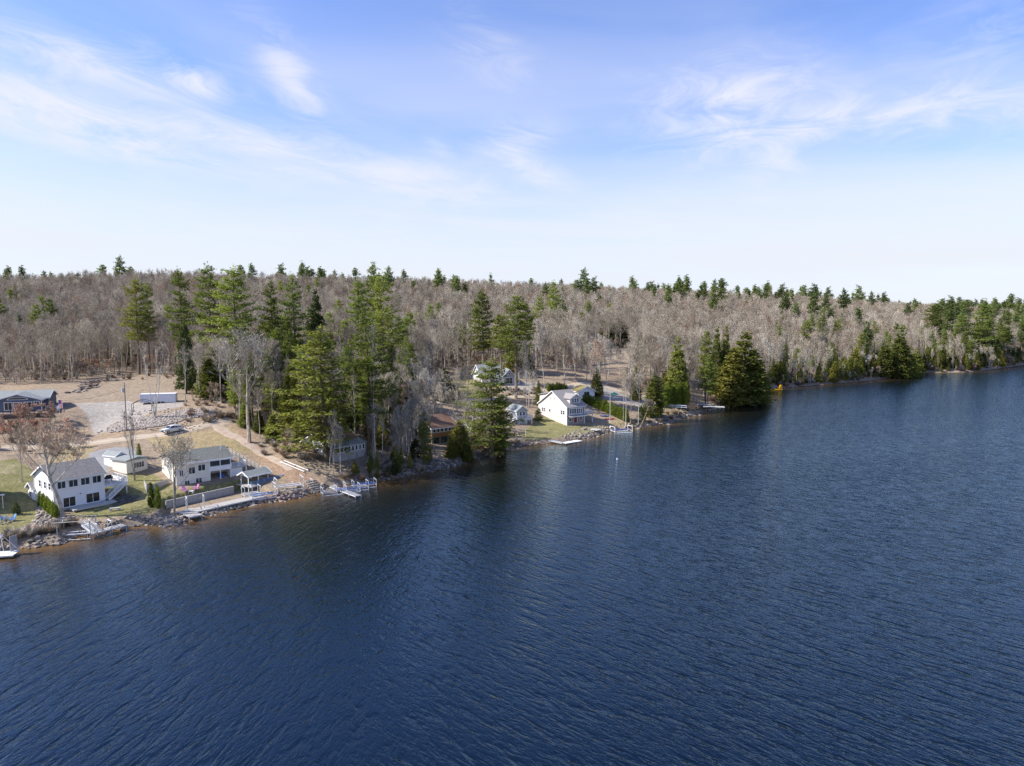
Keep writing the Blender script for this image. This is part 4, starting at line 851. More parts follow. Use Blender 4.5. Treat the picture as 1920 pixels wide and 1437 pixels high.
# ---- brown cottage in the pines
a, rz, Wd = frame((622, 872), (687, 859.5), 2.9)
h = House('cottage', 'brown roofed cottage with grey glazed porch and brick chimney among the pines', 'house', a, rz, Wd, 9)
h.gable(0, Wd, 2.3, 11, -.8, 3.9, 6.0, 'x', WHITE, ROOFB)
h.part('porch_wall', MB().b2((.2, 0, 1.55), (Wd - .2, 2.3, 3.7)), WEATH); h.part('porch_roof', MB().prism([(-.4, 3.72), (2.7, 4.3), (2.7, 4.42), (-.4, 3.84)], 'x', -.3, Wd + .3), ROOFP)
h.part('lattice', MB().b2((.3, .25, -.8), (Wd - .3, .33, 1.5)), WEATH)
for i in range(9): h.window('F', .8 + i * (Wd - 1.6) / 8, 2.35, .62, 1.15, 1, 1, fr=.1, off=.0)
for i in range(5): h.part('porch_post', MB().b2((.25 + i * (Wd - .65) / 4, .02, -.8), (.4 + i * (Wd - .65) / 4, .2, 1.55)), WEATH)
h.window('L', 5, 1.8, 1.0, 1.2, 1, 2); h.window('L', 8, 1.8, 1.0, 1.2, 1, 2)
ch = h.part('chimney', MB().b2((3.0, 6.6, 4.5), (3.75, 7.3, 7.0)), BRICK); part('cap', MB().b2((2.93, 6.53, 7.0), (3.82, 7.37, 7.1)), CONC, ch)
h.part('patch', MB().prism([(7.35, 5.72), (9.6, 4.6), (9.6, 4.72), (7.35, 5.84)], 'x', Wd - 2.8, Wd - 2.2), YEL, 'yellow sheet on the roof')

# ---- orange log cabin
a, rz = at(810, 837, 2.5), R(43); Wd = 7.6
h = House('log_cabin', 'orange log cabin with dark leafy roof and rows of windows facing the lake', 'house', a, rz, Wd, 8.5)
h.gable(0, Wd, 0, 8.5, -.6, 4.7, 7.2, 'x', LOGS, ROOFB, .6)
for i in range(6): h.window('F', .75 + i * 1.22, 3.35, .85, 1.0, 1, 1)
for u, w in ((1.3, 1.7), (3.9, 1.9), (6.3, 1.5)): h.window('F', u, .35, w, 1.7, 2, 1, name='sliding_door', trim=mat('teal_trim', (.05, .13, .12), .5))
for u in (1.0, 2.3, 3.6): h.window('L', u, 3.35, .9, 1.0, 1, 1)
h.window('L', 1.6, .6, 1.2, 1.2, 2, 1); h.corners(-.2, 4.7, [(.0, .0), (Wd, .0)], .12)
h.part('red_shutter', MB().b2((3.0, 8.4, 5.2), (3.8, 8.6, 6.3)), REDP)

# ---- taupe three-level house in the middle
a, rz = at(1062.8, 797.8, 2.3), R(37.5); Wd, Dd = 7.3, 13.4
h = House('lake_home', 'tall taupe house with front dormer and red door above the rocky bank', 'house', a, rz, Wd, Dd)
h.gable(0, Wd, 0, Dd, -.6, 5.6, 9.9, 'x', TAUPE, ROOFW, .4)
h.part('front_siding', MB().b2((.12, -.03, -.5), (Wd - .12, -.005, 5.4)), mat('dark_taupe_siding', (.30, .265, .25), .8, (.25, .22, .21), 2.5, lines=(2, 5, .8)))  # front face sheeted in a darker tone than the other walls
h.corners(-.3, 5.5, [(0, 0), (Wd, 0), (0, Dd)], .2); h.part('belt_trim', MB().b2((-.05, -.08, 5.25), (Wd + .05, .0, 5.5)).b2((-.06, -.02, 5.05), (-.0, Dd, 5.3)), TRIM)
h.wpx('F', 1067, 766, 1091.5, 776.5, 1, fr=.2, off=.03)
for x0, x1 in ((1068, 1071.3), (1072, 1075.2), (1077, 1080), (1080.8, 1083.6), (1085.2, 1087.6), (1088.3, 1091)): h.wpx('F', x0, 766, x1, 776, 1, 2, off=.05, fr=.10)
h.wpx('F', 1066.5, 784, 1070.8, 791, 1, off=.05); h.wpx('F', 1086.8, 780.5, 1091, 788, 1, 2, off=.05)
dw = h.wpx('F', 1075.5, 782.5, 1082, 793, 1, off=.05, name='door_surround'); c_ = h.loc(1078.8, 793, 1, 0)
dr = h.part('door', MB().b2((c_.x - .5, -.16, c_.z + .02), (c_.x + .5, -.1, c_.z + 2.0)), mat('dark_red_paint', (.22, .02, .03), .5)); part('handle', MB().b2((c_.x + .36, -.2, c_.z + .95), (c_.x + .42, -.16, c_.z + 1.1)), ALU, dr)
h.part('canopy', MB().prism([(-1.1, 2.55), (0, 2.95), (0, 3.05), (-1.1, 2.65)], 'x', .2, Wd + .1), ROOFW); h.part('canopy_fascia', MB().b2((.2, -1.16, 2.42), (Wd + .1, -1.1, 2.68)), TRIM)
dm0, dm1, dy = 2.0, 6.4, .9
h.part('dormer_wall', MB().prism([(dm0, 5.6), (dm1, 5.6), (dm1, 8.0), ((dm0 + dm1) / 2, 9.1), (dm0, 8.0)], 'y', dy, 5.5), TAUPE)
h.part('dormer_roof', MB().prism([(dm0 - .4, 7.8), ((dm0 + dm1) / 2, 9.1), (dm1 + .4, 7.8), (dm1 + .4, 7.96), ((dm0 + dm1) / 2, 9.28), (dm0 - .4, 7.96)], 'y', dy - .4, 6.4), ROOFW); h.part('dormer_fascia', MB().prism([(dm0 - .45, 7.68), ((dm0 + dm1) / 2, 9.0), (dm1 + .45, 7.68), (dm1 + .45, 7.98), ((dm0 + dm1) / 2, 9.31), (dm0 - .45, 7.98)], 'y', dy - .47, dy - .41), TRIM)
for u in (3.2, 4.2, 5.2): h.window('F', u, 6.55, .75, 1.25, 1, 2, off=-dy + .01)
for (y_, z_, w, hh, nx) in ((1.5, 3.1, .75, 1.3, 1), (2.45, 3.1, .75, 1.3, 1), (8.0, 3.3, .7, .9, 1), (10.6, 3.1, .75, 1.3, 1), (11.5, 3.1, .75, 1.3, 1), (5.8, 7.3, .35, .6, 1), (7.6, 7.3, .35, .6, 1)): h.window('L', y_, z_, w, hh, nx, 2 if hh > 1 else 1)
h.part('rear_wall', MB().prism([(6.9, 5.6), (13.3, 5.6), (13.3, 8.2), (6.9, 9.4)], 'x', .3, Wd - .3), TAUPE); h.part('rear_dormer_roof', MB().prism([(6.8, 9.5), (13.8, 8.2), (13.8, 8.36), (6.8, 9.68)], 'x', -.1, Wd), ROOFW)
h.part('deck_floor', MB().b2((Wd + .02, .5, 2.5), (Wd + 4.2, 5.2, 2.7)), DECK); h.railing([(Wd + .1, .55), (Wd + 4.1, .55), (Wd + 4.1, 5.1)], 2.7, m=TRIM)
for x in (Wd + .2, Wd + 4.0):
    for y in (.6, 5.0): h.part('deck_post', MB().b2((x - .1, y - .1, -.8), (x + .1, y + .1, 2.5)), TRIM)
TH = h

# ---- small grey cottage with the big white deck
a, rz = at(969, 786, 4.6), R(28)
h = House('small_cottage', 'small pale grey gabled cottage behind the raised white deck', 'house', a, rz, 3.6, 6)
h.gable(0, 3.6, 0, 6, -2.5, 2.5, 3.8, 'y', mat('pale_grey_siding', (.45, .47, .48), .7, lines=(2, 5, .8)), ROOFP, .3); h.window('F', 1.3, .9, .8, 1.2, 1, 2); h.window('F', 2.4, .9, .8, 1.2, 1, 2)
d = thing('raised_deck', 'white raised deck on arched braced posts beside the lawn of the middle cottage', 'deck', at(968, 803, 1.9), R(24)); hd = House.__new__(House); hd.t = d; hd.a = d.location.copy(); hd.rz = R(24); hd.W, hd.D = 6.5, 4.5; hd.trim = TRIM
hd.part('deck_floor', MB().b2((-1.2, 0, 2.35), (5.4, 5.0, 2.6)), WPAINT); hd.railing([(-1.1, .05), (5.3, .05), (5.3, 4.9)], 2.6)
for x in (-1.1, 1.0, 3.2, 5.2):
    for y in (.15, 4.8): hd.part('deck_post', MB().b2((x - .1, y - .1, -.7), (x + .1, y + .1, 2.35)), WPAINT)
for x in (1.0, 3.2, 5.2):
    if x > 1: hd.part('brace', MB().tube((x, .15, 1.2), (x - .9, .15, 2.3), .06, None, 4), WPAINT)
    if x < 5: hd.part('brace', MB().tube((x, .15, 1.2), (x + .9, .15, 2.3), .06, None, 4), WPAINT)
hd.stairs((-1.3, .6, 2.5), (-2.6, -2.2, 0), 1.2, 0)

# ---- houses behind
a = at(903.5, 719.5, 12.0); rz = R(22)
h = House('farmhouse', 'steep roofed white cape house with a lawn in front, behind the middle cottages', 'house', a, rz, 8.5, 10.5)
h.gable(0, 8.5, 0, 10.5, -1.0, 1.9, 6.1, 'x', WHITE, ROOFP, .4); h.window('L', 4.7, 3.1, .8, 1.3, 1, 2); h.window('L', 5.8, 3.1, .8, 1.3, 1, 2); h.window('L', 1.0, .3, .9, 1.8, 1, 1, name='door')
for u in (1.6, 4.2, 6.8): h.window('F', u, .5, .9, 1.1, 1, 2)
h.part('roof_vent', MB().b2((4, 5, 6.1), (4.5, 5.5, 6.7)), TRIM)
h = House('grey_barn', 'grey gabled garage half hidden behind the shoreline pine', 'garage', at(944, 720, 11.6), R(12), 4.2, 6)
h.gable(0, 4.2, 0, 6, -.8, 2.7, 5.0, 'y', GREYS, ROOFP, .3); h.window('F', 2.1, 3.1, .7, .8, 1, 1); h.window('F', 2.1, 0, 2.4, 2.1, 2, 2, name='garage_door')
h = House('red_door_shed', 'small white shed with a bright red door behind the gravel drive', 'shed', at(973, 710.5, 12.6), R(18), 3.2, 2.6)
h.gable(0, 3.2, 0, 2.6, -.5, 2.3, 2.9, 'x', WHITE, ROOFW, .2); h.part('door', MB().b2((1.0, -.06, .1), (1.75, -.01, 2.1)), REDP)
h = House('white_cottage', 'low white cottage with dark roof behind the bare trees left of the farmhouse', 'house', at(782, 742, 9.3), R(20), 8.2, 6)
h.gable(0, 8.2, 0, 6, -.6, 2.7, 5.4, 'x', WHITE, ROOF, .35)
for u in (1.0, 3.3, 4.4, 6.4): h.window('F', u, .9, .7, 1.2, 1, 2)
h.part('porch', MB().b2((.1, -1.8, -.5), (3.0, -.02, .1)).b2((.1, -1.8, 2.3), (3.0, -.02, 2.45)), TRIM)
for x in (.2, 2.8): h.part('porch_post', MB().b2((x - .07, -1.7, .1), (x + .07, -1.56, 2.3)), TRIM)
h = House('boat_shed', 'low white shed with mossy brown roof behind the arborvitae hedge', 'shed', at(1085, 745, 7.4), R(25), 6.4, 5)
h.gable(0, 6.4, 0, 5, -1, 1.9, 3.6, 'y', WHITE, mat('mossy_roof', (.17, .15, .07), .9, (.24, .19, .08), 2), .4); h.window('F', 3.2, .2, 2.2, 1.6, 2, 1, name='door')
h = House('far_house', 'grey two-storey house with white decks among evergreens on the far right shore', 'house', at(1624, 692, 5.0), R(15), 9.0, 8)
h.gable(0, 9, 0, 8, -1.5, 5.4, 8.0, 'x', GREYS, ROOF, .5)
for i in range(5): h.window('F', 1.1 + i * 1.7, 3.7, 1.1, 1.2, 1, 1, fr=.2)
for i in range(3): h.window('F', 1.5 + i * 2.6, .6, 1.8, 1.7, 2, 1, fr=.2)
h.part('deck_floor', MB().b2((-.5, -2.6, 2.7), (9.5, -.03, 2.95)), TRIM); h.railing([(-.4, -2.5), (9.4, -2.5)], 2.95, m=TRIM)
for x in (-.3, 4.5, 9.3): h.part('deck_post', MB().b2((x - .12, -2.5, -2), (x + .12, -2.26, 2.7)), TRIM)
# ------------------------------------------------------------------ vehicles
def suv(loc, rz):
    t = thing('parked_car', 'silver white SUV parked on the sandy road below the stone bank', 'car', loc, rz)
    prof = [(-2.25, .38), (-2.28, .75), (-2.15, 1.0), (-1.2, 1.12), (-.55, 1.60), (.2, 1.68), (1.45, 1.62), (2.05, 1.12), (2.22, 1.0), (2.25, .40)]
    b = MB(); ys = [-.90, -.86, -.78]
    def ring(y, inset, zt): return [(x * (1 - .01 * inset), y, z if z < 1.15 else z - .0) for x, z in prof]
    lowr = [(-2.25, .36), (-2.28, .75), (-2.15, .98), (-1.25, 1.08), (1.95, 1.10), (2.22, 1.0), (2.25, .40)]
    b.prism(lowr, 'y', -.90, .90)
    cab = [(-1.25, 1.08), (-.55, 1.60), (.2, 1.68), (1.45, 1.62), (1.98, 1.09)]; k = len(cab)
    vs = [(x, -.88, z) if z < 1.2 else (x, -.66, z) for x, z in cab] + [(x, .88, z) if z < 1.2 else (x, .66, z) for x, z in cab]
    b.add(vs, [tuple(range(k)), tuple(range(2 * k - 1, k - 1, -1))] + [(i, k + i, k + (i + 1) % k, (i + 1) % k) for i in range(k)])
    part('body', b, CARW, t)
    def glass(n_, pts): part(n_, MB().add(pts, [tuple(range(len(pts)))]), GLASS, t)
    for s in (-1, 1):
        glass('side_window', [(-1.0, s * .87, 1.14), (-.50, s * .70, 1.53), (.25, s * .68, 1.58), (.25, s * .87, 1.14)]); glass('side_window', [(.33, s * .87, 1.14), (.33, s * .68, 1.58), (1.40, s * .69, 1.54), (1.72, s * .87, 1.14)])
    glass('windscreen', [(-1.20, -.80, 1.13), (-1.20, .80, 1.13), (-.60, .62, 1.57), (-.60, -.62, 1.57)]); glass('rear_window', [(1.98, -.72, 1.16), (1.98, .72, 1.16), (1.53, .6, 1.57), (1.53, -.6, 1.57)])
    for x in (-1.40, 1.38):
        for s in (-1, 1):
            w = part('wheel', MB().tube((x, s * .72, .35), (x, s * .93, .35), .36, None, 16), TYRE, t); part('rim', MB().tube((x, s * .925, .35), (x, s * .945, .35), .22, None, 10), RIM, w)
    for s in (-1, 1): part('headlight', MB().b2((-2.30, s * .5, .72), (-2.2, s * .82, .88)), GLASS, t); part('tail_light', MB().b2((2.17, s * .6, .85), (2.27, s * .86, 1.02)), REDP, t)
    part('grille', MB().b2((-2.31, -.42, .5), (-2.25, .42, .82)), BLACKP, t); part('bumper', MB().b2((-2.33, -.86, .34), (-2.2, .86, .5)).b2((2.2, -.86, .36), (2.31, .86, .52)), BLACKP, t)
p = ground(323, 811.5); p2 = ground(345, 806); suv((p.x, p.y, p.z + .06), math.atan2(p2.y - p.y, p2.x - p.x))
t = thing('cargo_trailer', 'long white enclosed cargo trailer parked on the gravel behind the stone bank', 'trailer', ground(263, 760), R(14))
part('body', MB().b2((0, 0, .55), (8.4, 2.4, 2.75)), mat('trailer_skin', (.62, .63, .68), .4, (.58, .59, .64), .8, lines=(0, 1.6, .85)), t); part('roof_edge', MB().b2((-.03, -.03, 2.68), (8.43, 2.43, 2.8)), TRIM, t); part('rear_door', MB().b2((-.06, .1, .62), (-.01, 2.3, 2.6)), WHITE, t)
for x in (4.4, 5.3):
    for y in (-.02, 2.2): w = part('wheel', MB().tube((x, y, .36), (x, y + .22, .36), .36, None, 14), TYRE, t); part('fender', MB().b2((x - .48, y - .02, .72), (x + .48, y + .24, .78)), BLACKP, w)
part('drawbar', MB().tube((8.4, .4, .5), (9.7, 1.2, .5), .06, None, 4).tube((8.4, 2.0, .5), (9.7, 1.2, .5), .06, None, 4).tube((9.5, 1.2, .5), (9.5, 1.2, 0), .05), WPAINT, t)

# ------------------------------------------------------------------ poles, frames, flag
q = ground(237.5, 808); t = thing('utility_pole', 'timber utility pole with a grey transformer beside the gravel yard', 'utility pole', q)
part('pole', MB().tube((0, 0, -.5), (0, 0, 11.2), .17, .12, 8), WGREY, t); part('transformer', MB().tube((-.42, -.1, 8.9), (-.42, -.1, 9.9), .26, None, 10), mat('transformer_grey', (.5, .52, .54), .4), t); part('crossarm', MB().b2((-.5, -.08, 10.3), (.5, .08, 10.45)), WGREY, t)
w = tag(link('power_line', MB().mesh('power_line', BLACKP), None, q), 'thin black cable running left from the utility pole to the blue bungalow', 'cable'); mb = MB(); e = BU.a + Vector((9, 2, 3.6)) - q; pr = Vector((0, 0, 9.6))
for i in range(12):
    f = (i + 1) / 12; nx_ = Vector((0, 0, 9.6)).lerp(e, f) - Vector((0, 0, 1.6 * math.sin(math.pi * f))); mb.tube(pr, nx_, .022, None, 3); pr = nx_
w.data = mb.mesh('power_line', BLACKP)
t = thing('arch_frame', 'dark metal arched swing frame standing beside the cargo trailer', 'frame', ground(266, 775), R(20)); 
for y in (0, 3.2):
    m_ = MB(); pts = [(-2.2 + 4.4 * i / 8, y, 2.3 + .75 * math.sin(math.pi * i / 8)) for i in range(9)]
    for a_, b_ in zip(pts[:-1], pts[1:]): m_.tube(a_, b_, .06, None, 5)
    part('arch', m_, BLACKP, t)
    for x in (-2.2, 2.2): part('leg', MB().tube((x, y, -.3), (x, y, 2.3), .06, None, 5), BLACKP, t)
q = ground(111.5, 777); t = thing('flagpole', 'short flagpole with a red and white flag in front of the blue bungalow', 'flag', q); part('pole', MB().tube((0, 0, -.3), (0, 0, 4.2), .04), WPAINT, t)
fl = part('flag', MB().b2((-.05, -.02, 1.4), (.9, .02, 3.4)), mat('striped_flag', (.72, .66, .68), .7, (.62, .07, .12), .1, stretch=(26, .1, .1)), t); part('canton', MB().b2((-.06, -.035, 2.5), (.45, .035, 3.42)), mat('flag_blue', (.05, .07, .25), .7), fl)
t = thing('tall_flagpole', 'tall thin white pole standing on the shore right of the taupe house', 'pole', ground(1143.5, 793)); part('pole', MB().tube((0, 0, -.5), (0, 0, 9.2), .07, .05), WPAINT, t)
t = thing('lamp_post', 'small post with a pale lamp head on the lawn at the left edge', 'lamp', ground(6, 954)); part('post', MB().tube((0, 0, -.2), (0, 0, 2.3), .05), WPAINT, t); part('lamp_head', MB().b2((-.3, -.15, 2.3), (.3, .15, 2.45)), WPAINT, t)
for i, (px_, py_) in enumerate(((205, 722), (40, 700))):
    pass
# log and boulder heaps
def rock_mesh(seed, m, flat=.65):
    import bmesh
    r = random.Random(seed); b = bmesh.new(); bmesh.ops.create_icosphere(b, subdivisions=1, radius=.5)
    for v in b.verts: v.co *= r.uniform(.72, 1.18); v.co.z *= flat
    for v in b.verts: v.co.x += .12 * v.co.y * r.uniform(0, 1)
    me = bpy.data.meshes.new('boulder'); b.to_mesh(me); b.free(); me.materials.append(m); return me
ROCKS = [rock_mesh(i, STONE) for i in range(6)]; ROCKD = [rock_mesh(20 + i, STONED) for i in range(3)]
def boulder(x, y, s, label, group, dark=False, z=None):
    me = rng.choice(ROCKD if dark else ROCKS); o = link('boulder', me, None, (x, y, (hz(x, y) if z is None else z) + s * .12), rng.uniform(0, 6.28), (s * rng.uniform(.8, 1.3), s, s * rng.uniform(.7, 1.1)))
    return tag(o, label, 'rock', group)
LOGM = mat('grey_brown_log', (.26, .21, .17), .9, (.17, .13, .10), 3)
lg = MB().tube((-1.3, 0, 0), (1.3, 0, 0), .17, .14, 7).mesh('log', LOGM)
for i in range(30):
    px_ = rng.gauss(170, 12); py_ = 724 - (px_ - 170) * .25 + rng.uniform(-4, 4); q = ground(px_, py_); o = link('log', lg, None, (q.x, q.y, q.z + rng.uniform(.1, 1.0)), 0, rng.uniform(.8, 1.5)); o.rotation_euler = (0, rng.uniform(-.35, .35), rng.uniform(0, 3.1)); tag(o, 'cut log in the brush pile at the edge of the dirt clearing', 'log', 'logs in the brush pile')
for i in range(26):
    px_ = rng.gauss(165, 22); q = ground(px_, 727 - (px_ - 170) * .3 + rng.uniform(-3, 4)); boulder(q.x, q.y, rng.uniform(.7, 1.6), 'grey boulder in the heap at the back of the dirt clearing', 'boulders at the back of the clearing', i % 3 == 0)
for i in range(14):
    q = ground(rng.uniform(195, 235), 707 + rng.uniform(-3, 3)); boulder(q.x, q.y, rng.uniform(.6, 1.3), 'grey boulder along the wood edge behind the clearing', 'boulders along the wood edge', i % 2 == 0)

# ------------------------------------------------------------------ stony shore
SH_PX = [p for p in SHORE_PX if -130 < p[0] < 1460]
def shore_rocks():
    seg = [(at(*a), at(*b), a[0]) for a, b in zip(SH_PX[:-1], SH_PX[1:])]; k = 0; big = []; small = []
    for a, b, px0 in seg:
        L_ = (b - a).length; nrm = Vector((-(b - a).y, (b - a).x, 0)).normalized()
        if sdist(np.array([a.x + nrm.x]), np.array([a.y + nrm.y]))[0] < 0: nrm = -nrm
        beach = 590 < px0 < 640 or 1000 < px0 < 1040
        for i in range(int(L_ * (1.5 if beach else 9))):
            p_ = a.lerp(b, rng.random()) + nrm * (rng.random() ** 1.3 * 3.9 - 1.0); s = rng.uniform(.2, .75) * (1 if p_.y < 230 else 1.15)
            if rng.random() < .05: s *= 1.8
            (big if s > .74 and p_.y < 260 else small).append((p_.x, p_.y, s, px0))
    big = sorted(big, key=lambda q_: q_[1])[:230]
    for x, y, s, px0 in big:
        wz = 'left lawn' if px0 < 260 else 'cream cottage' if px0 < 480 else 'boat ramp' if px0 < 690 else 'pine wood' if px0 < 960 else 'taupe house lawn' if px0 < 1180 else 'right cabins'
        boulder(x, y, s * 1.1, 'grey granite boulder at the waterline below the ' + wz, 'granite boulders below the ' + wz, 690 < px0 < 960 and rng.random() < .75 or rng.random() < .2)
    V, F = [], []; base = [np.array([tuple(v.co) for v in r_.vertices]) for r_ in ROCKS]; tri = np.array([tuple(p_.vertices) for p_ in ROCKS[0].polygons])
    for x, y, s, px0 in small:
        a_ = rng.uniform(0, 6.28); c, sn = math.cos(a_), math.sin(a_); vb = rng.choice(base) * [s * rng.uniform(.8, 1.5), s, s * .9]
        vb = np.stack([vb[:, 0] * c - vb[:, 1] * sn + x, vb[:, 0] * sn + vb[:, 1] * c + y, vb[:, 2] + hz(x, y) + s * .1], 1); F.append(tri + len(V) * 12); V.append(vb)
    o = link('shore_stones', np_mesh('shore_stones', np.concatenate(V), np.concatenate(F), STONE)); tag(o, 'loose grey stones lining the whole waterline', 'stones', kind='stuff')
    # loose rubble on the bank above the road
    V, F = [], []; P = Z['riprap']; x0, y0 = P.min(0); x1, y1 = P.max(0); n_ = 0
    while n_ < 4200:
        x, y = rng.uniform(x0, x1), rng.uniform(y0, y1)
        if not in_poly(np.array([x]), np.array([y]), P)[0]: 
            if rng.random() < .97: continue
        n_ += 1; s = rng.uniform(.22, .62); a_ = rng.uniform(0, 6.28); c, sn = math.cos(a_), math.sin(a_); vb = rng.choice(base) * [s * 1.3, s, s]
        F.append(tri + len(V) * 12); V.append(np.stack([vb[:, 0] * c - vb[:, 1] * sn + x, vb[:, 0] * sn + vb[:, 1] * c + y, vb[:, 2] + hz(x, y) + .08], 1))
    o = link('stone_bank', np_mesh('stone_bank', np.concatenate(V), np.concatenate(F), mat('pale_rubble', (.42, .36, .305), .9, (.27, .23, .195), .8, .06))); tag(o, 'bank of pale broken stones between the gravel yard and the sandy road', 'stones', kind='stuff')
shore_rocks()
def rubble(name, label, poly, n_, s0, s1, m, seed):
    r = random.Random(seed); P = gpoly(poly); x0, y0 = P.min(0); x1, y1 = P.max(0); base = [np.array([tuple(v.co) for v in r_.vertices]) for r_ in ROCKS]; tri = np.array([tuple(p_.vertices) for p_ in ROCKS[0].polygons]); V, F = [], []
    for _ in range(n_ * 4):
        x, y = r.uniform(x0, x1), r.uniform(y0, y1)
        if len(V) >= n_ or not in_poly(np.array([x]), np.array([y]), P)[0]: continue
        s = r.uniform(s0, s1) * (1 + .9 * (r.random() < .06)); a_ = r.uniform(0, 6.28); c, sn = math.cos(a_), math.sin(a_); vb = r.choice(base) * [s * r.uniform(.9, 1.7), s, s * r.uniform(.6, 1)]
        F.append(tri + len(V) * 12); V.append(np.stack([vb[:, 0] * c - vb[:, 1] * sn + x, vb[:, 0] * sn + vb[:, 1] * c + y, vb[:, 2] + hz(x, y) + s * .12], 1))
    tag(link(name, np_mesh(name, np.concatenate(V), np.concatenate(F), m)), label, 'stones', kind='stuff')
rubble('rock_slope', 'slope of broken pale rocks below the left corner of the white lake house', [(70, 945), (84, 948), (112, 975), (108, 990), (60, 995), (10, 1012), (-20, 1022), (-20, 1008), (40, 992), (66, 975)], 520, .2, .6, STONE, 1)
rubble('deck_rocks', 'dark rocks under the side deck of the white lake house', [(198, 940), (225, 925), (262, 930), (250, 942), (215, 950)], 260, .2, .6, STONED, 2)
rubble('corner_rocks', 'pale rocks piled round the foot of the twin stemmed tree', [(262, 972), (300, 962), (340, 962), (352, 985), (310, 996), (280, 990)], 420, .2, .65, STONE, 3)
rubble('lift_rubble', 'reddish rubble on the shore under the boat lifts', [(478, 942), (500, 930), (560, 922), (578, 930), (560, 940), (500, 950)], 420, .2, .6, mat('reddish_stone', (.46, .34, .28), .9, (.28, .20, .17), 1.5, .05), 4)
rubble('ramp_stones', 'flat pale stones at the foot of the boat ramp', [(566, 905), (585, 900), (612, 915), (625, 925), (585, 930)], 90, .2, .5, STONE, 5)
rubble('bank_rocks', 'grey rocks of the bank in front of the taupe house', [(1060, 812), (1090, 802), (1150, 798), (1168, 806), (1140, 815), (1090, 827), (1062, 830)], 260, .2, .7, STONE, 6)
rubble('dark_shore_rocks', 'dark rocks along the shore of the pine wood', [(690, 888), (740, 872), (830, 862), (900, 845), (960, 830), (985, 834), (940, 852), (870, 872), (780, 892), (700, 906)], 1500, .25, .9, STONED, 7)
rubble('far_shore_rocks', 'pale rocks at the waterline of the right cove', [(1440, 722), (1520, 716), (1600, 710), (1700, 700), (1700, 707), (1600, 717), (1520, 725), (1440, 731)], 500, .4, 1.1, STONE, 8)
# the neighbour just beyond the left edge, whose shade falls on the lawn
nh = House('neighbour_house', 'grey house standing just beyond the left edge of the lawn', 'house', ground(-118, 962), R(40), 7, 8); nh.gable(0, 7, 0, 8, -1, 5, 7, 'x', GREYS, ROOF)

# ------------------------------------------------------------------ docks, boat lifts, walls and fences
def boat_lift(px_, py_, rzd, L_=4.2, w=2.6, hgt=2.3, label='', group=None, m=None, bunk=None, z=None, canopy=False):
    q = at(px_, py_, 0); t = thing('boat_lift', label, 'boat lift', (q.x, q.y, (max(-.35, hz(q.x, q.y) - .15) if z is None else z)), R(rzd), group); m = m or ALU
    for x in (-L_ / 2, L_ / 2):
        for y in (-w / 2, w / 2): part('post', MB().tube((x, y, 0), (x, y, hgt), .075, None, 5), m, t)
        part('beam', MB().tube((x, -w / 2, .75), (x, w / 2, .75), .08, None, 4), m, t)
        part('beam', MB().tube((x, -w / 2, hgt - .1), (x, w / 2, hgt - .1), .08, None, 4), m, t)
    for y in (-w / 2, w / 2): part('rail', MB().tube((-L_ / 2, y, .35), (L_ / 2, y, .35), .08, None, 4), m, t)
    for y in (-w / 4, w / 4): part('bunk', MB().box((0, y, 1.0), (L_ * .95, .22, .14)), bunk or WPAINT, t)
    part('winch', MB().tube((-L_ / 2 - .12, w / 2, hgt * .8), (-L_ / 2 + .0, w / 2, hgt * .8), .28, None, 10), m, t)
    if canopy:
        for y in (-w / 2 - .1, w / 2 + .1): part('canopy_rail', MB().tube((-L_ / 2 - .4, y, hgt + .05), (L_ / 2 + .4, y, hgt + .05), .05, None, 4), m, t)
        cl_ = MB()
        for i in range(9):
            x = -L_ / 2 - .3 + (L_ + .6) * i / 8; pts = [(x, (-w / 2 - .1) * math.cos(math.pi * j / 6), hgt + .05 + .45 * math.sin(math.pi * j / 6)) for j in range(7)]
            for a_, b_ in zip(pts[:-1], pts[1:]): cl_.tube(a_, b_, .04, None, 4)
        part('canopy_bows', cl_, DWOOD, t)
    return t
def dock(pa, pb, w, z=.55, label='', name='dock', cat='dock', m=None, legs=True, group=None, zb=None):
    a, b = at(*pa, z), at(*pb, z if zb is None else zb); L_ = (b - a).length; t = thing(name, label, cat, a, math.atan2(b.y - a.y, b.x - a.x), group); dz = b.z - a.z; n_ = max(1, int(L_ / .24)); m = m or DECK
    pm = MB().box((0, 0, 0), (L_ / n_ - .025, w, .05)).mesh('plank', m)
    for i in range(n_): f = (i + .5) / n_; link('plank', pm, t, (f * L_, 0, dz * f))
    for s in (-1, 1): part('stringer', MB().tube((0, s * (w / 2 - .08), -.12), (L_, s * (w / 2 - .08), dz - .12), .09, None, 4), WPAINT, t)
    if legs:
        for i in range(max(2, int(L_ / 2.6) + 1)):
            f = i / max(1, int(L_ / 2.6))
            for s in (-1, 1): part('leg', MB().tube((min(L_ - .05, f * L_ + .05), s * (w / 2), -1.4), (min(L_ - .05, f * L_ + .05), s * (w / 2), .12), .05, None, 5), ALU, t)
    return t
boat_lift(145, 1009, 15, 4.6, 3.0, 3.2, 'boat lift with scalloped canopy frame off the lower left shore', m=LIFTW, canopy=True)
boat_lift(193, 1001, 52, 2.2, 1.6, 2.4, 'small upright boat lift beside the short dock at lower left')
dock((168, 1000), (232, 984), 1.6, .9, 'short plank dock on legs below the white lake house')
dock((-14, 1040), (31, 1037), 2.4, .5, 'white floating raft at the lower left edge', 'raft', 'raft', WPAINT, False)
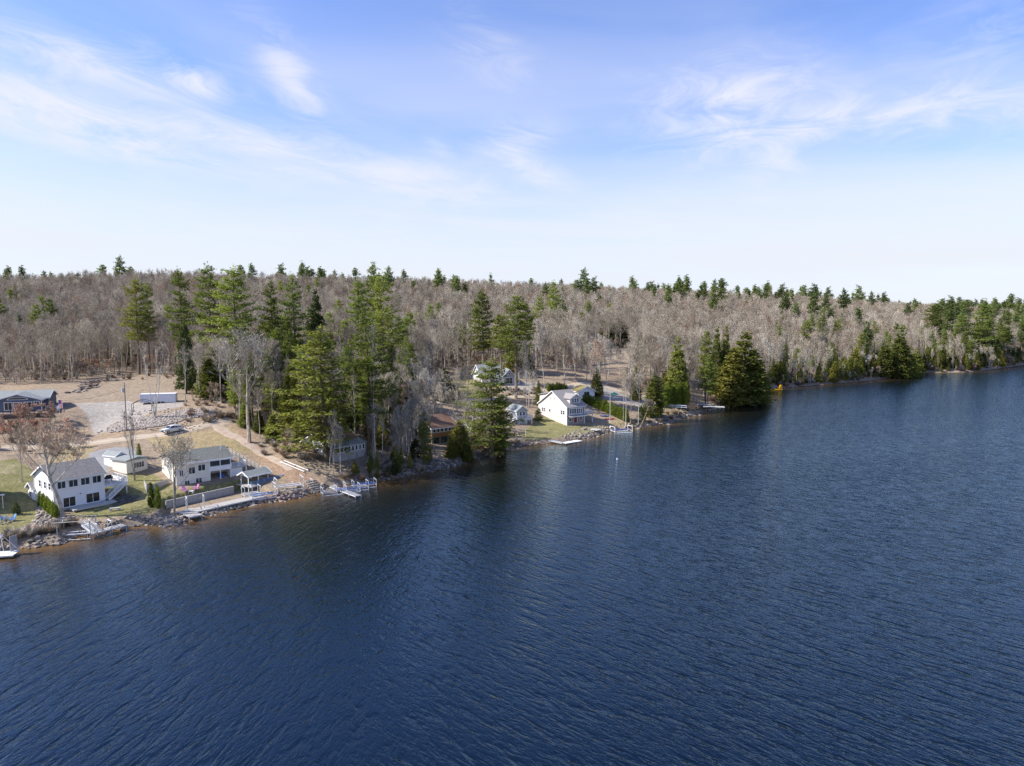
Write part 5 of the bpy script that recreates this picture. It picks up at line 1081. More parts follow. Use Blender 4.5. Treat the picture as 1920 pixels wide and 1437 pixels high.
t = thing('gangway', 'raised white ramp standing on end beside the left raft', 'ramp', at(27, 1034, .5), R(70)); part('ramp_bed', MB().b2((-.6, -.04, .1), (.5, .04, 2.4)), WEATH, t); part('handrail', MB().tube((-1.6, -.2, .1), (-1.9, -.1, 3.2), .05).tube((.5, -.2, .1), (-1.9, -.1, 3.2), .05), WPAINT, t)
st = House.__new__(House); st.t = thing('shore_stairs', 'white stairs leading down the bank to the canopy boat lift', 'stairs', at(158, 983, 1.9), R(40)); st.a = st.t.location.copy(); st.rz = R(40); st.W = st.D = 1; st.trim = TRIM; st.stairs((0, 0, 0), (1.3, -2.2, -1.4), .9, 0)
dock((338, 963), (492, 929), 2.6, .95, 'long grey boardwalk dock along the wall below the cream cottage')
dock((349, 968), (374, 963), 2.2, .9, 'square grey platform at the left end of the long boardwalk', 'dock_platform', 'dock')
boat_lift(367, 962, 30, 2.8, 2.0, 3.4, 'tall white lift frame standing beside the square dock platform', m=LIFTW, z=-.3)
boat_lift(493, 940, 35, 4.4, 2.4, 3.0, 'blue and silver boat lift in front of the roofed deck', bunk=LBLUE); boat_lift(472, 938, 35, 3.0, 2.2, 2.4, 'silver boat lift frame at the right end of the long boardwalk'); boat_lift(543, 931, 30, 5.0, 2.8, 2.6, 'white boat lift frame on the rubble left of the boat ramp', m=LIFTW)
boat_lift(566, 919, 35, 4.0, 2.2, 1.8, 'low silver boat lift pulled up on the bank left of the boat ramp', bunk=LIFTB, z=.3)
for i, (x_, y_, l_) in enumerate(((626, 926, 'leftmost boat lift in the row off the boat ramp, standing apart'), (652, 922, 'second boat lift from the left in the row off the boat ramp'), (668, 918, 'third boat lift from the left in the row off the boat ramp'), (683, 913, 'outermost boat lift in the row off the boat ramp'))):
    boat_lift(x_, y_, 25, 4.6, 2.2, 1.9 + .2 * (i == 2), l_, 'boat lifts off the boat ramp', bunk=(LIFTW, LIFTB)[i % 2])
dock((602, 900), (626, 912), 1.5, .8, 'sloping grey plank dock on the bank above the row of boat lifts', zb=.5); dock((622, 912), (672, 930), 1.3, .5, 'narrow silver dock running out between the boat lifts', m=ALU)
t = thing('rail_track', 'pair of white boat rails lying on the leafy ramp', 'boat rails', ground(529, 867, .25), 0); e = ground(574, 886, .3) - t.location
for s in (-.6, .6): nn = Vector((-e.y, e.x, 0)).normalized() * s; part('rail', MB().tube(nn, e + nn, .10, None, 4), WPAINT, t)
for f in (.1, .5, .9): nn = Vector((-e.y, e.x, 0)).normalized() * .6; part('tie', MB().tube(e * f - nn, e * f + nn, .07, None, 4), WPAINT, t)
# stone steps into the water at the ramp
for i in range(6):
    a_, b_ = ground(572 + i * 3, 905 + i * 3.6), ground(592 + i * 3, 901 + i * 3.6); mid = (a_ + b_) / 2; o = link('stone_step', MB().box((0, 0, 0), ((b_ - a_).length, .55, .3)).mesh('stone_step', STONE), None, mid, math.atan2((b_ - a_).y, (b_ - a_).x)); tag(o, 'pale stone step of the flight down to the water beside the boat lifts', 'step', 'stone steps beside the boat ramp')
# roofed deck
a, rz, Wd = frame((466, 912), (509, 902), 1.9)
h = House('roofed_deck', 'open lakeside deck under a small grey gabled roof on posts', 'gazebo', a, rz, 4.8, 2.5)
h.part('deck_floor', MB().b2((-.3, -1.2, -.15), (7.6, 3.4, .05)), DECK)
for x in (.1, 2.4, 4.7):
    for y in (.1, 2.4): h.part('post', MB().b2((x - .07, y - .07, -1.9), (x + .07, y + .07, 1.95)), TRIM)
h.gable(-.1, 4.9, -.1, 2.6, 1.92, 2.02, 2.7, 'x', TRIM, ROOFP, .35, .12, wname='gable_end'); h.railing([(-.2, -1.1), (7.5, -1.1), (7.5, 3.2)], .05, m=LBLUE)
h.part('skirt', MB().b2((-.2, -1.0, -1.9), (7.5, -.9, -.16)), DWOOD)
t = thing('patio_table', 'round patio table under the small lakeside roof', 'table', local_pt(h, 4.2, 1.3, .05)); part('top', MB().tube((0, 0, .7), (0, 0, .75), .6, None, 12), WPAINT, t); part('leg', MB().tube((0, 0, 0), (0, 0, .7), .06), WPAINT, t)
# retaining wall, planks
def wall_run(name, label, cat, pa, pb, z0, h_, m, w=.3, n_=None, piece='block', ph=None, zb=None):
    a, b = at(*pa, z0), at(*pb, z0 if zb is None else zb); L_ = (b - a).length; t = thing(name, label, cat, a, math.atan2(b.y - a.y, b.x - a.x)); n_ = n_ or max(2, int(L_ / 1.2)); rows = max(1, int(h_ / (ph or h_)))
    for r_ in range(rows):
        for i in range(n_):
            x0, x1 = i * L_ / n_ + (.5 * L_ / n_ if r_ % 2 and rows > 1 else 0), (i + 1) * L_ / n_ + (.5 * L_ / n_ if r_ % 2 and rows > 1 else 0); zc = (b.z - a.z) * (i + .5) / n_
            part(piece, MB().b2((x0 + .012, rng.uniform(-.02, .02), zc + r_ * h_ / rows + .01), (min(x1, L_) - .012, w, zc + (r_ + 1) * h_ / rows - .012)), m, t)
    return t
wall_run('retaining_wall', 'dark timber retaining wall holding up the lawn of the cream cottage', 'wall', (312, 955), (439, 926), .5, 1.5, WEATH, .3, piece='board')
wall_run('stone_wall', 'low stone wall along the shore below the white lake house', 'wall', (165, 976), (292, 958), .7, .9, STONE, .5, piece='stone', ph=.45, zb=.9)
wall_run('privacy_fence', 'dark board privacy fence at the upper end of the cream cottage lawn', 'fence', (387, 853), (429.5, 853), 4.9, 1.8, DWOOD, .08, 12, 'board')
wall_run('grey_fence', 'short grey board fence beside the arborvitae pair', 'fence', (276, 926), (318, 912), 2.4, 1.5, WEATH, .08, 8, 'board')
wall_run('side_fence', 'grey fence return running back from the arborvitae pair', 'fence', (276, 926), (271, 915), 2.4, 1.5, WEATH, .08, 3, 'board')
def rail_fence(name, label, pa, pb, n_, hgt, rails, m, bal=False, group=None):
    a, b = ground(*pa), ground(*pb); t = thing(name, label, 'fence', a, 0, group)
    P = []
    for i in range(n_ + 1): q = a.lerp(b, i / n_); P.append(Vector((q.x - a.x, q.y - a.y, hz(q.x, q.y) - a.z)))
    for p_ in P: part('post', MB().box((p_.x, p_.y, p_.z + hgt / 2), (.14, .14, hgt + .15)), m, t)
    for u, v in zip(P[:-1], P[1:]):
        for k in range(rails): zz = Vector((0, 0, hgt * (k + .6) / rails)); part('rail', MB().tube(u + zz, v + zz, .07, None, 4), m, t)
    return t
rail_fence('rail_fence', 'long grey rail fence running down the slope right of the cream cottage', (429, 852), (493, 888), 9, 1.5, 4, WEATH)
rail_fence('drive_rail', 'low timber guard rail beside the gravel drive behind the taupe house', (948, 742), (1009, 738), 5, .9, 2, WEATH)
# garden furniture
def chair(px_, py_, rz, m, label, group, cat='chair'):
    q = ground(px_, py_); t = thing('garden_chair', label, cat, q, rz, group)
    part('seat', MB().add([(-.3, -.35, .40), (.3, -.35, .40), (.3, .25, .25), (-.3, .25, .25), (-.3, -.35, .35), (.3, -.35, .35), (.3, .25, .2), (-.3, .25, .2)], [(0, 1, 2, 3), (4, 7, 6, 5), (0, 4, 5, 1), (1, 5, 6, 2), (2, 6, 7, 3), (3, 7, 4, 0)]), m, t)
    for i in range(4): x = -.225 + i * .15; part('back_slat', MB().add([(x - .06, .22, .25), (x + .06, .22, .25), (x + .06, .22 + .33, 1.05 - abs(i - 1.5) * .06), (x - .06, .22 + .33, 1.05 - abs(i - 1.5) * .06), (x - .06, .26, .25), (x + .06, .26, .25), (x + .06, .59, 1.05), (x - .06, .59, 1.05)], [(0, 1, 2, 3), (7, 6, 5, 4), (0, 3, 7, 4), (1, 5, 6, 2)]), m, t)
    for s in (-1, 1):
        part('armrest', MB().box((s * .37, -.05, .58), (.12, .75, .04)), m, t)
        for y in (-.35, .25): part('leg', MB().b2((s * .35 - .04, y - .04, 0), (s * .35 + .04, y + .04, .56)), m, t)
    return t
chair(347, 922, R(60), PINK, 'left one of the two pink garden chairs on the cottage lawn', 'pink garden chairs'); chair(367, 919, R(-40), PINK, 'right one of the two pink garden chairs on the cottage lawn', 'pink garden chairs')
chair(7, 976, R(110), LBLUE, 'left one of the two light blue garden chairs by the left edge', 'blue garden chairs'); chair(23, 977, R(-30), LBLUE, 'right one of the two light blue garden chairs by the left edge', 'blue garden chairs')
t = thing('low_table', 'low white table between the two pink garden chairs', 'table', ground(358, 925)); part('top', MB().box((0, 0, .4), (.9, .7, .06)), WPAINT, t)
for x in (-.35, .35): part('leg', MB().box((x, 0, .19), (.08, .6, .38)), WPAINT, t)
t = thing('rain_barrel', 'blue plastic barrel against the front of the white lake house', 'barrel', ground(122, 953)); part('drum', MB().tube((0, 0, 0), (0, 0, .45), .27, .31, 12, False).tube((0, 0, .45), (0, 0, .9), .31, .27, 12), BLUEP, t); part('lid', MB().tube((0, 0, .9), (0, 0, .95), .29, None, 12), BLUEP, t)
o = tag(link('fire_ring', None, None, ground(8, 981)), 'ring of stones of a fire pit by the blue chairs', 'fire pit')
for i in range(9): part('stone', ROCKS[i % 6], None, o, (.7 * math.cos(i * .7), .7 * math.sin(i * .7), .1)).scale = (.4, .4, .4)
t = thing('shore_bench', 'pale rock slab bench on the lawn edge below the white lake house', 'bench', ground(216, 958), R(20)); part('seat', MB().box((0, 0, .45), (1.7, .5, .14)), CONC, t)
for x in (-.6, .6): part('support', MB().box((x, 0, .18), (.3, .4, .42)), CONC, t)
# right hand shore things
boat_lift(1165, 810, 20, 6.0, 3.0, 2.2, 'blue and white boat lift standing in the water right of the taupe house', bunk=LIFTB, m=WPAINT)
dock((1030, 825.5), (1056, 830.5), 1.6, .7, 'sloping silver gangway from the bank to the white float below the taupe house', 'gangway', 'gangway', ALU, False, zb=.45); dock((1056, 831), (1087, 826), 2.0, .45, 'white floating dock in the water below the taupe house', 'floating_dock', 'dock', WPAINT, False)
t = thing('boat_ramp_slab', 'pale concrete slab on the rocky bank in front of the taupe house', 'slab', ground(1114, 806), R(-45)); part('slab', MB().box((0, 0, .12), (4.2, 2.4, .14)), CONC, t)
def kayak(px_, py_, rz, m, label, L_=3.4, group=None):
    q = ground(px_, py_); n_ = 10; V, F = [], []; t = thing('kayak', label, 'kayak', (q.x, q.y, q.z + .05), rz, group)
    for i in range(n_ + 1):
        f = i / n_ * 2 - 1; w = .36 * (1 - f * f) ** .7 + .01; x = f * L_ / 2; r_ = .12 * f * f
        V += [(x, -w, .22 + r_), (x, -w * .6, .02 + r_), (x, w * .6, .02 + r_), (x, w, .22 + r_), (x, 0, .32 + r_)]
    for i in range(n_):
        for j in range(5): F.append((i * 5 + j, (i + 1) * 5 + j, (i + 1) * 5 + (j + 1) % 5, i * 5 + (j + 1) % 5))
    F += [tuple(range(5)), tuple(range(n_ * 5 + 4, n_ * 5 - 1, -1))]; part('hull', MB().add(V, F), m, t); part('cockpit', MB().tube((0, 0, .30), (0, 0, .36), .26, None, 10), BLACKP, t); return t
kayak(1143, 787, R(15), REDP, 'red kayak lying on the shore right of the taupe house'); kayak(1134, 781.5, R(10), BLUEP, 'blue kayak lying behind the red one'); kayak(1120, 738, R(20), BLUEP, 'blue kayak lying beside the boat shed', 3.0)
t = thing('green_umbrella', 'green canvas parasol standing behind the arborvitae hedge', 'umbrella', ground(1151, 762)); part('pole', MB().tube((0, 0, -.2), (0, 0, 4.6), .04), WPAINT, t)
part('canopy', MB().add([(1.7 * math.cos(i * math.pi / 4), 1.7 * math.sin(i * math.pi / 4), 4.1) for i in range(8)] + [(0, 0, 4.9)], [(i, (i + 1) % 8, 8) for i in range(8)]), GREENP, t)
def rowboat(px_, py_, rz, m, label, L_=4.6):
    q = ground(px_, py_); n_ = 9; V, F = [], []; t = thing('rowing_boat', label, 'boat', (q.x, q.y, q.z + .1), rz)
    for i in range(n_ + 1):
        f = i / n_; w = .8 * math.sin(math.pi * (.18 + .82 * f) ** .8) * .95 + .02 if f < .97 else .05; x = f * L_ - L_ / 2; V += [(x, -w, .75), (x, -w * .55, .1), (x, w * .55, .1), (x, w, .75), (x, w * .85, .72), (x, w * .5, .3), (x, -w * .5, .3), (x, -w * .85, .72)]
    for i in range(n_):
        for j in range(8): F.append((i * 8 + j, (i + 1) * 8 + j, (i + 1) * 8 + (j + 1) % 8, i * 8 + (j + 1) % 8))
    F += [tuple(range(8)), tuple(range(n_ * 8 + 7, n_ * 8 - 1, -1))]; part('hull', MB().add(V, F), m, t)
    for x in (-.9, .4): part('thwart', MB().box((x, 0, .6), (.3, 1.2, .05)), DECK, t)
    return t
DKB = mat('dark_grey_boat', (.05, .06, .075), .5); rowboat(1232, 783, R(25), DKB, 'dark grey boat pulled up on the bank beside the leaning tree', 5.5); rowboat(1240, 789, R(20), mat('slate_boat', (.16, .17, .19), .5), 'slate grey boat at the water edge beside the leaning tree', 5.5)
t = thing('folded_dock', 'white dock section stored on the grass in front of the tall hedge', 'dock section', ground(1244, 764), 0); e = ground(1287, 773) - t.location; e.z = -.4
nn = Vector((-e.y, e.x, 0)).normalized()
for s in (0, 1.1): part('rail', MB().tube(nn * s + Vector((0, 0, .9)), e + nn * s + Vector((0, 0, .9)), .10, None, 4), WPAINT, t); part('rail', MB().tube(nn * s + Vector((0, 0, .25)), e + nn * s + Vector((0, 0, .25)), .08, None, 4), WPAINT, t)
for i in range(6): c_ = e * (i / 5); part('leg', MB().tube(c_, c_ + Vector((0, 0, 1.0)), .07, None, 4).tube(c_ + nn * 1.1, c_ + nn * 1.1 + Vector((0, 0, 1.0)), .07, None, 4), WPAINT, t)
t = thing('timber_terrace', 'pale timber terrace stepped above the water left of the great hemlock', 'terrace', ground(1300, 762), R(-12))
part('deck_floor', MB().b2((0, 0, .6), (6.5, 3, .75)), CONC, t); part('lower_step', MB().b2((3.5, -2.6, .05), (11, -.05, .25)), CONC, t); part('retaining_boards', MB().b2((0, -.05, -.8), (6.5, -.01, .59)), DWOOD, t)
t = thing('orange_bank_wall', 'buff plank wall standing below the tall hedge on the right shore', 'wall', ground(1287, 768), R(10))
for i in range(6): part('plank', MB().b2((0, i * .02, i * .42), (3.4, i * .02 + .1, i * .42 + .40)), mat('buff_planks', (.42, .28, .15), .8), t)
t = thing('picnic_table', 'picnic table on the timber terrace left of the great hemlock', 'table', ground(1317, 751), R(15)); part('top', MB().box((0, 0, .75), (1.9, .8, .06)), DECKW, t)
for s in (-1, 1): part('bench', MB().box((0, s * .75, .45), (1.9, .28, .05)), DECKW, t); part('leg', MB().tube((s * .7, -.7, 0), (s * .7, .3, .72), .05).tube((s * .7, .7, 0), (s * .7, -.3, .72), .05), DECKW, t)
q = at(1455, 732, 0); t = thing('yellow_raft', 'bright yellow inflatable raft with an upright slide floating off the right cove', 'raft', q, R(5)); part('float', MB().box((0, 0, .2), (5.2, 2.2, .5)).tube((-2.6, -1.1, .3), (2.6, -1.1, .3), .3).tube((-2.6, 1.1, .3), (2.6, 1.1, .3), .3), YEL, t); part('slide', MB().prism([(1.2, .4), (2.9, .4), (2.6, 2.6), (2.1, 2.6), (1.5, 1.2)], 'y', -.7, .7), YEL, t)
t = thing('mooring_buoy', 'small white mooring buoy floating off the taupe house', 'buoy', at(1157.5, 862, 0)); part('float', MB().tube((0, 0, -.1), (0, 0, .35), .2, .24, 10), WPAINT, t); part('tip', MB().tube((0, 0, .35), (0, 0, .6), .12, .04, 8), BLUEP, t)
t = thing('post_marker', 'thin pale post on the lawn left of the taupe house', 'post', ground(985.5, 818)); part('shaft', MB().tube((0, 0, -.2), (0, 0, 1.9), .06), WPAINT, t)

# ------------------------------------------------------------------ the trees one can point to
def T(kind, px_, Y_, top, label, **k): return tree_px(kind, px_, Y_, top, label, **k)
UP = {}
def custom(key, mk):
    if key not in UP: UP[key] = mk()
    return UP[key]
BIGP = [evergreen_meshes('pine', pine(210 + i, 24, (.12, .18, .34, .40)[i], (5.6, 4.8, 5.2, 4.4)[i], 1.05, .36, (.58, .66, .5, .48)[i], (.35, .4, .4, .4)[i], trunk_r=.3), T_PINE) for i in range(4)]
T('pine', 256, 246, 522, 'orange tinged pine standing alone above the leafless woods, left of the pine group', halfw=30, meshes=BIGP[3]); T('pine', 277, 250, 533, 'pine with a bare trunk close behind the lone orange tinged pine', halfw=22, meshes=BIGP[3])
T('pine', 342, 232, 507, 'tall narrow pine with a bare lower trunk at the right edge of the clearing', halfw=30, meshes=BIGP[3])
T('pine', 397, 228, 499, 'left one of the two great bright pines on the skyline', halfw=38, meshes=BIGP[0]); T('pine', 440, 218, 503, 'great bright pine, broadest of the group behind the leafless oaks', halfw=50, meshes=BIGP[0])
T('pine', 513, 236, 528, 'rounded pine between the great pine and the twin topped one', halfw=34, meshes=BIGP[1]); T('pine', 553, 240, 515, 'tall pointed pine right of the rounded one', halfw=38, meshes=BIGP[1]); T('dark', 592, 250, 543, 'dark hemlock at the right end of the pine group', halfw=26)
T('pine', 603, 153, 618, 'large layered pine over the boat ramp, left of the brown cottage', halfw=72, meshes=BIGP[0], v=0); T('pine', 690, 160, 585, 'tall pine with long bare double trunk beside the brown cottage', halfw=48, meshes=BIGP[2])
T('pine', 718, 225, 514, 'tall pine rising to the skyline behind the double trunked one', halfw=36, meshes=BIGP[3]); T('pine', 672, 258, 527, 'mid green pine crown left of the tallest middle pine', halfw=24); T('pine', 700, 300, 494, 'open topped pine on the middle skyline', halfw=22)
T('pine', 920, 176, 676, 'full pine on the shore in front of the farmhouse', halfw=52, meshes=BIGP[0], v=0); T('pine', 937, 180, 742, 'smaller pine leaning against the full shoreline pine', halfw=30, meshes=BIGP[1])
T('pine', 905, 268, 545, 'feathery pine above the farmhouse, left of the tall trunked pine', halfw=28); T('pine', 966, 236, 553, 'tall trunked pine standing above the gravel drive', halfw=38, meshes=BIGP[3]); T('pine', 940, 250, 590, 'shorter pine just left of the tall trunked one', halfw=28); T('pine', 985, 262, 572, 'pine just right of the tall trunked one', halfw=24)
T('pine', 1037, 385, 528, 'dark spire topped pine alone on the middle slope', halfw=17); T('pine', 1012, 365, 556, 'low dark pine left of the spire topped one', halfw=15); T('dark', 1056, 380, 563, 'dark round hemlock right of the spire topped pine', halfw=16)
T('dark', 1160, 388, 598, 'round dark hemlock at the top edge of the hay field', halfw=24); T('heml', 1205, 378, 617, 'small pointed hemlock right of the hay field', halfw=11)
for x_, Y_, tp_, hw, kd, lb in ((345, 196, 598, 22, 'dark', 'narrow dark hemlock beside the white trunk at the clearing edge'), (395, 188, 652, 34, 'heml', 'broad hemlock with a golden left side beyond the stone bank'), (425, 190, 690, 36, 'dark', 'dark hemlock behind the leafless oak by the track'), (497, 182, 655, 29, 'heml', 'tall olive hemlock left of the golden cedar'), (543, 163, 684, 34, 'gold', 'golden cedar left of the large layered pine'), (740, 190, 700, 36, 'dark', 'large dark hemlock behind the brown cottage'),
        (752, 182, 735, 26, 'dark', 'second dark hemlock right of the large one'), (832, 222, 690, 26, 'dark', 'dark ragged hemlock left of the farmhouse lawn'), (850, 224, 720, 16, 'dark', 'small dark hemlock beside the ragged one'), (715, 166, 770, 15, 'gold', 'slim yellow green young cedar right of the bare double trunk'), (1272, 262, 632, 25, 'heml', 'tall hemlock behind the tall hedge on the right'), (1345, 288, 612, 14, 'heml', 'left small hemlock top above the great hemlock'), (1362, 290, 611, 15, 'heml', 'right small hemlock top above the great hemlock'),
        (1398, 284, 624, 46, 'heml', 'great broad hemlock overhanging the water at the point'), (1378, 278, 652, 44, 'heml', 'lower left shoulder hemlock of the clump at the point'), (1352, 282, 690, 26, 'gold', 'light green cedar at the left foot of the clump at the point'), (1416, 290, 655, 34, 'heml', 'right hemlock of the clump at the point'), (660, 150, 865, 16, 'gold', 'round bright evergreen bush at the water below the brown cottage'), (455, 168, 752, 16, 'heml', 'scrubby evergreen right of the track start'), (480, 165, 770, 26, 'heml', 'loose evergreen scrub along the track'), (505, 162, 775, 26, 'heml', 'olive evergreen scrub below the golden cedar'),
        (985, 268, 652, 26, 'gold', 'yellow green cedar right behind the farmhouse'), (960, 262, 660, 20, 'gold', 'yellow green cedar over the grey garage'), (1120, 250, 690, 14, 'heml', 'small cone evergreen behind the parked gravel area'), (1010, 217, 765, 10, 'dark', 'small round evergreen at the corner of the taupe house'), (775, 163, 822, 34, 'dark', 'dark broad evergreen at the water left of the log cabin'), (735, 160, 838, 22, 'heml', 'olive evergreen at the water between the cottages'), (860, 172, 790, 28, 'gold', 'light green young pine in front of the log cabin'), (845, 168, 825, 22, 'gold', 'low yellow green pine at the water before the log cabin'), (875, 170, 832, 22, 'heml', 'low spreading evergreen at the water by the dead tree'), (940, 182, 815, 22, 'heml', 'low evergreen at the foot of the full shoreline pine'), (1228, 235, 700, 22, 'heml', 'loose evergreen on the bank by the dark boats'), (1205, 228, 760, 10, 'dark', 'evergreen shrub at the water under the leaning tree')):
    T(kd, x_, Y_, tp_, lb, halfw=hw)
for x_, Y_, tp_, hw, lb in ((1325, 268, 620, 19, 'tall slender pine with layered boughs left of the great hemlock'), (1330, 262, 668, 17, 'lower pine in front of the slender layered one'), (1235, 236, 705, 20, 'leaning green pine above the dark boats'), (1465, 478, 594, 15, 'dark pine alone above the right cove'), (1512, 432, 601, 19, 'full pine standing right of the cove'), (1542, 470, 590, 15, 'pale green pine right of the full one'), (1566, 455, 602, 9, 'narrow pine at the right of the pale green one'), (1745, 560, 571, 22, 'pine crown rising behind the right woods'), (1800, 505, 590, 22, 'left pine of the tall group at the far right'), (1838, 500, 570, 28, 'tallest pine of the group at the far right'), (1855, 510, 600, 24, 'dark pine on the right of the tall far group'), (1885, 520, 612, 19, 'pine standing by the water at the far right'), (1825, 470, 640, 24, 'lower pine at the front of the far right group')):
    T('pine', x_, Y_, tp_, lb, halfw=hw, meshes=BIGP[0] if Y_ > 440 else None)
for x_, Y_, tp_, hw, kd, lb in ((1690, 408, 614, 24, 'heml', 'tall dark hemlock on the right shore past the far house'), (1660, 405, 640, 20, 'heml', 'hemlock between the far house and the tall dark one'), (1605, 398, 655, 20, 'gold', 'olive cedar at the water left of the far house'), (1585, 396, 668, 16, 'heml', 'small cedar at the water further left of the far house'), (1628, 428, 606, 18, 'dark', 'rounded dark evergreen above the far house'), (1720, 425, 655, 18, 'heml', 'hemlock at the small headland on the right'), (1705, 415, 650, 18, 'heml', 'lower hemlock beside the tall dark one'), (1640, 400, 682, 14, 'heml', 'evergreen shrub hiding the foot of the far house'), (1480, 378, 680, 9, 'dark', 'dark small evergreen on the cove bank'), (1468, 380, 695, 8, 'heml', 'olive small evergreen beside the dark one on the cove bank'), (1517, 376, 692, 10, 'heml', 'low evergreen by the cove waterline'), (1805, 470, 663, 15, 'gold', 'light green evergreen on the far beach'), (1770, 455, 655, 12, 'heml', 'small evergreen left of the far beach'), (1452, 385, 665, 8, 'heml', 'slim young evergreen above the cove')):
    T(kd, x_, Y_, tp_, lb, halfw=hw)
T('dark', 8, ground(8, 962).y, 0, 'low dark evergreen shrub on the lawn at the left edge', hh_=2.2, w=1.6)
for i in range(110):      # evergreen belt of the far right shore
    px_ = 1560 + i * 13 + rng.uniform(-5, 5) if i < 13 else rng.uniform(1440, 1935); Y_ = 35 * F_PX / (np.interp(px_, [a_[0] for a_ in SHORE_PX], [a_[1] for a_ in SHORE_PX]) - 595) + rng.uniform(1.5, 12)
    T('heml' if i % 3 else 'gold', px_, Y_, 0, 'bushy evergreen in the belt along the right shore', group='evergreen belt along the right shore', hh_=rng.uniform(8, 13) if i < 13 else rng.uniform(4, 12), w=1.35)
# arborvitae
for px_, base, top, lb in ((284, 951, 906, 'left arborvitae of the dense pair on the shore lawn'), (296, 953, 908, 'right arborvitae of the dense pair on the shore lawn')):
    q = ground(px_, base); T('arbo', px_, q.y, top, lb, q=q, halfw=6.5)
for i, (px_, base, top) in enumerate(((76, 950, 921), (82, 955, 925), (88, 960, 930), (94, 964, 935), (100, 968, 941), (106, 972, 946))):
    q = ground(px_, base); T('arbo', px_, q.y, top, 'small arborvitae in the row at the left corner of the white lake house', group='arborvitae row at the lake house', q=q, halfw=5.5)
for i in range(15):
    f = i / 14; px_ = 1096 + f * 78; q = ground(px_, 757 + f * 37 - 3); T('arbo', px_, q.y, q and 737 + f * 30 + rng.uniform(-3, 3), 'arborvitae in the hedge right of the taupe house', group='arborvitae hedge by the taupe house', q=q, halfw=6.5)
for i in range(9):
    f = i / 8; px_ = 1247 + f * 38; q = ground(px_, 764 + f * 2); T('arbo', px_, q.y, (716 if i != 7 else 712) + rng.uniform(-2, 6) + (1 - f) * 4, 'arborvitae in the tall dense hedge on the right shore', group='tall hedge on the right shore', q=q, halfw=7)
for i in range(9):
    px_ = 1028 + i * 4.2; q = ground(px_, 734); T('arbo', px_, q.y, 717 + rng.uniform(-3, 5), 'small arborvitae in the row behind the taupe house', group='arborvitae row behind the taupe house', q=q, halfw=3.5)
T('heml', 1010, 232, 712, 'small yellow green bush beside the drive', halfw=7); T('arbo', 249, 146, 832, 'slim dark evergreen behind the cream shed', halfw=4.5)
# leafless trees that stand out
def bt(kind, px_, base, top, label, data=None, halfw=None, bark=None, twig=None, **k):
    hh = max(v[2] for v in data[1]) if data else None
    q = ground(px_, base); ms = tree_meshes('tree', data, bark or T_WBARK, twig or T_WTWIG) if data else None
    return tree_px(kind, px_, q.y, top, label, halfw=halfw, meshes=ms, h0=hh, q=q, **k)
bt('open', 116, 969, 782, 'large spreading leafless tree with reddish buds in front of the white lake house', bare_tree(301, 17, .38, .8, 13, 5, r0=.42, up=.12, tw=.02, fine=1), twig=T_BUFF, halfw=88)
bt('open', 327, 969, 806, 'leafless twin stemmed tree with mauve twigs in front of the cream cottage', bare_tree(302, 17, .36, .9, 15, 4, r0=.34, up=.15, forks=2, tw=.02, fine=1), halfw=62, twig=T_TWIG)
bt('open', 41, 903, 785, 'leafless tree with fine pink twigs on the lawn at the left edge', bare_tree(303, 12, .3, .7, 10, 5, r0=.2, tw=.022, fine=.55), halfw=42, twig=T_BUFF)
bt('pale', 252, 901, 760, 'slender multi stemmed leafless tree beside the cream shed', bare_tree(304, 17, .30, .32, 9, 3, r0=.2, forks=3, up=.5, tw=.02, fine=.55), halfw=38)
bt('pale', 291, 783, 640, 'white birch forking into three stems beside the cargo trailer', bare_tree(305, 17, .45, .4, 6, 2, r0=.26, forks=3, up=.5, tw=.02, fine=.55), halfw=30)
bt('pale', 467, 830, 610, 'tall leafless oak with a straight grey trunk beside the track', bare_tree(306, 24, .42, .6, 13, 4, r0=.30, tw=.022, fine=.8), bark=T_BARK, halfw=64)
bt('pale', 348, 755, 640, 'straight pale trunked tree at the right edge of the dirt clearing', bare_tree(307, 18, .5, .4, 7, 3, r0=.22, fine=.55), halfw=26)
bt('pale', 880, 832, 752, 'white dead looking tree with crooked limbs beside the log cabin', bare_tree(308, 11, .15, .85, 11, 2, r0=.22, up=.05, tw=.028, fine=.55), halfw=58)
bt('pale', 665, 815, 690, 'leafless white stemmed tree left of the brown cottage chimney', bare_tree(309, 16, .25, .6, 10, 3, r0=.2, tw=.025, fine=.55), halfw=40)
bt('pale', 705, 868, 590, 'tall bare grey trunk beside the right end of the brown cottage', bare_tree(310, 24, .6, .4, 5, 2, r0=.26, tw=.025, fine=.5), halfw=22)
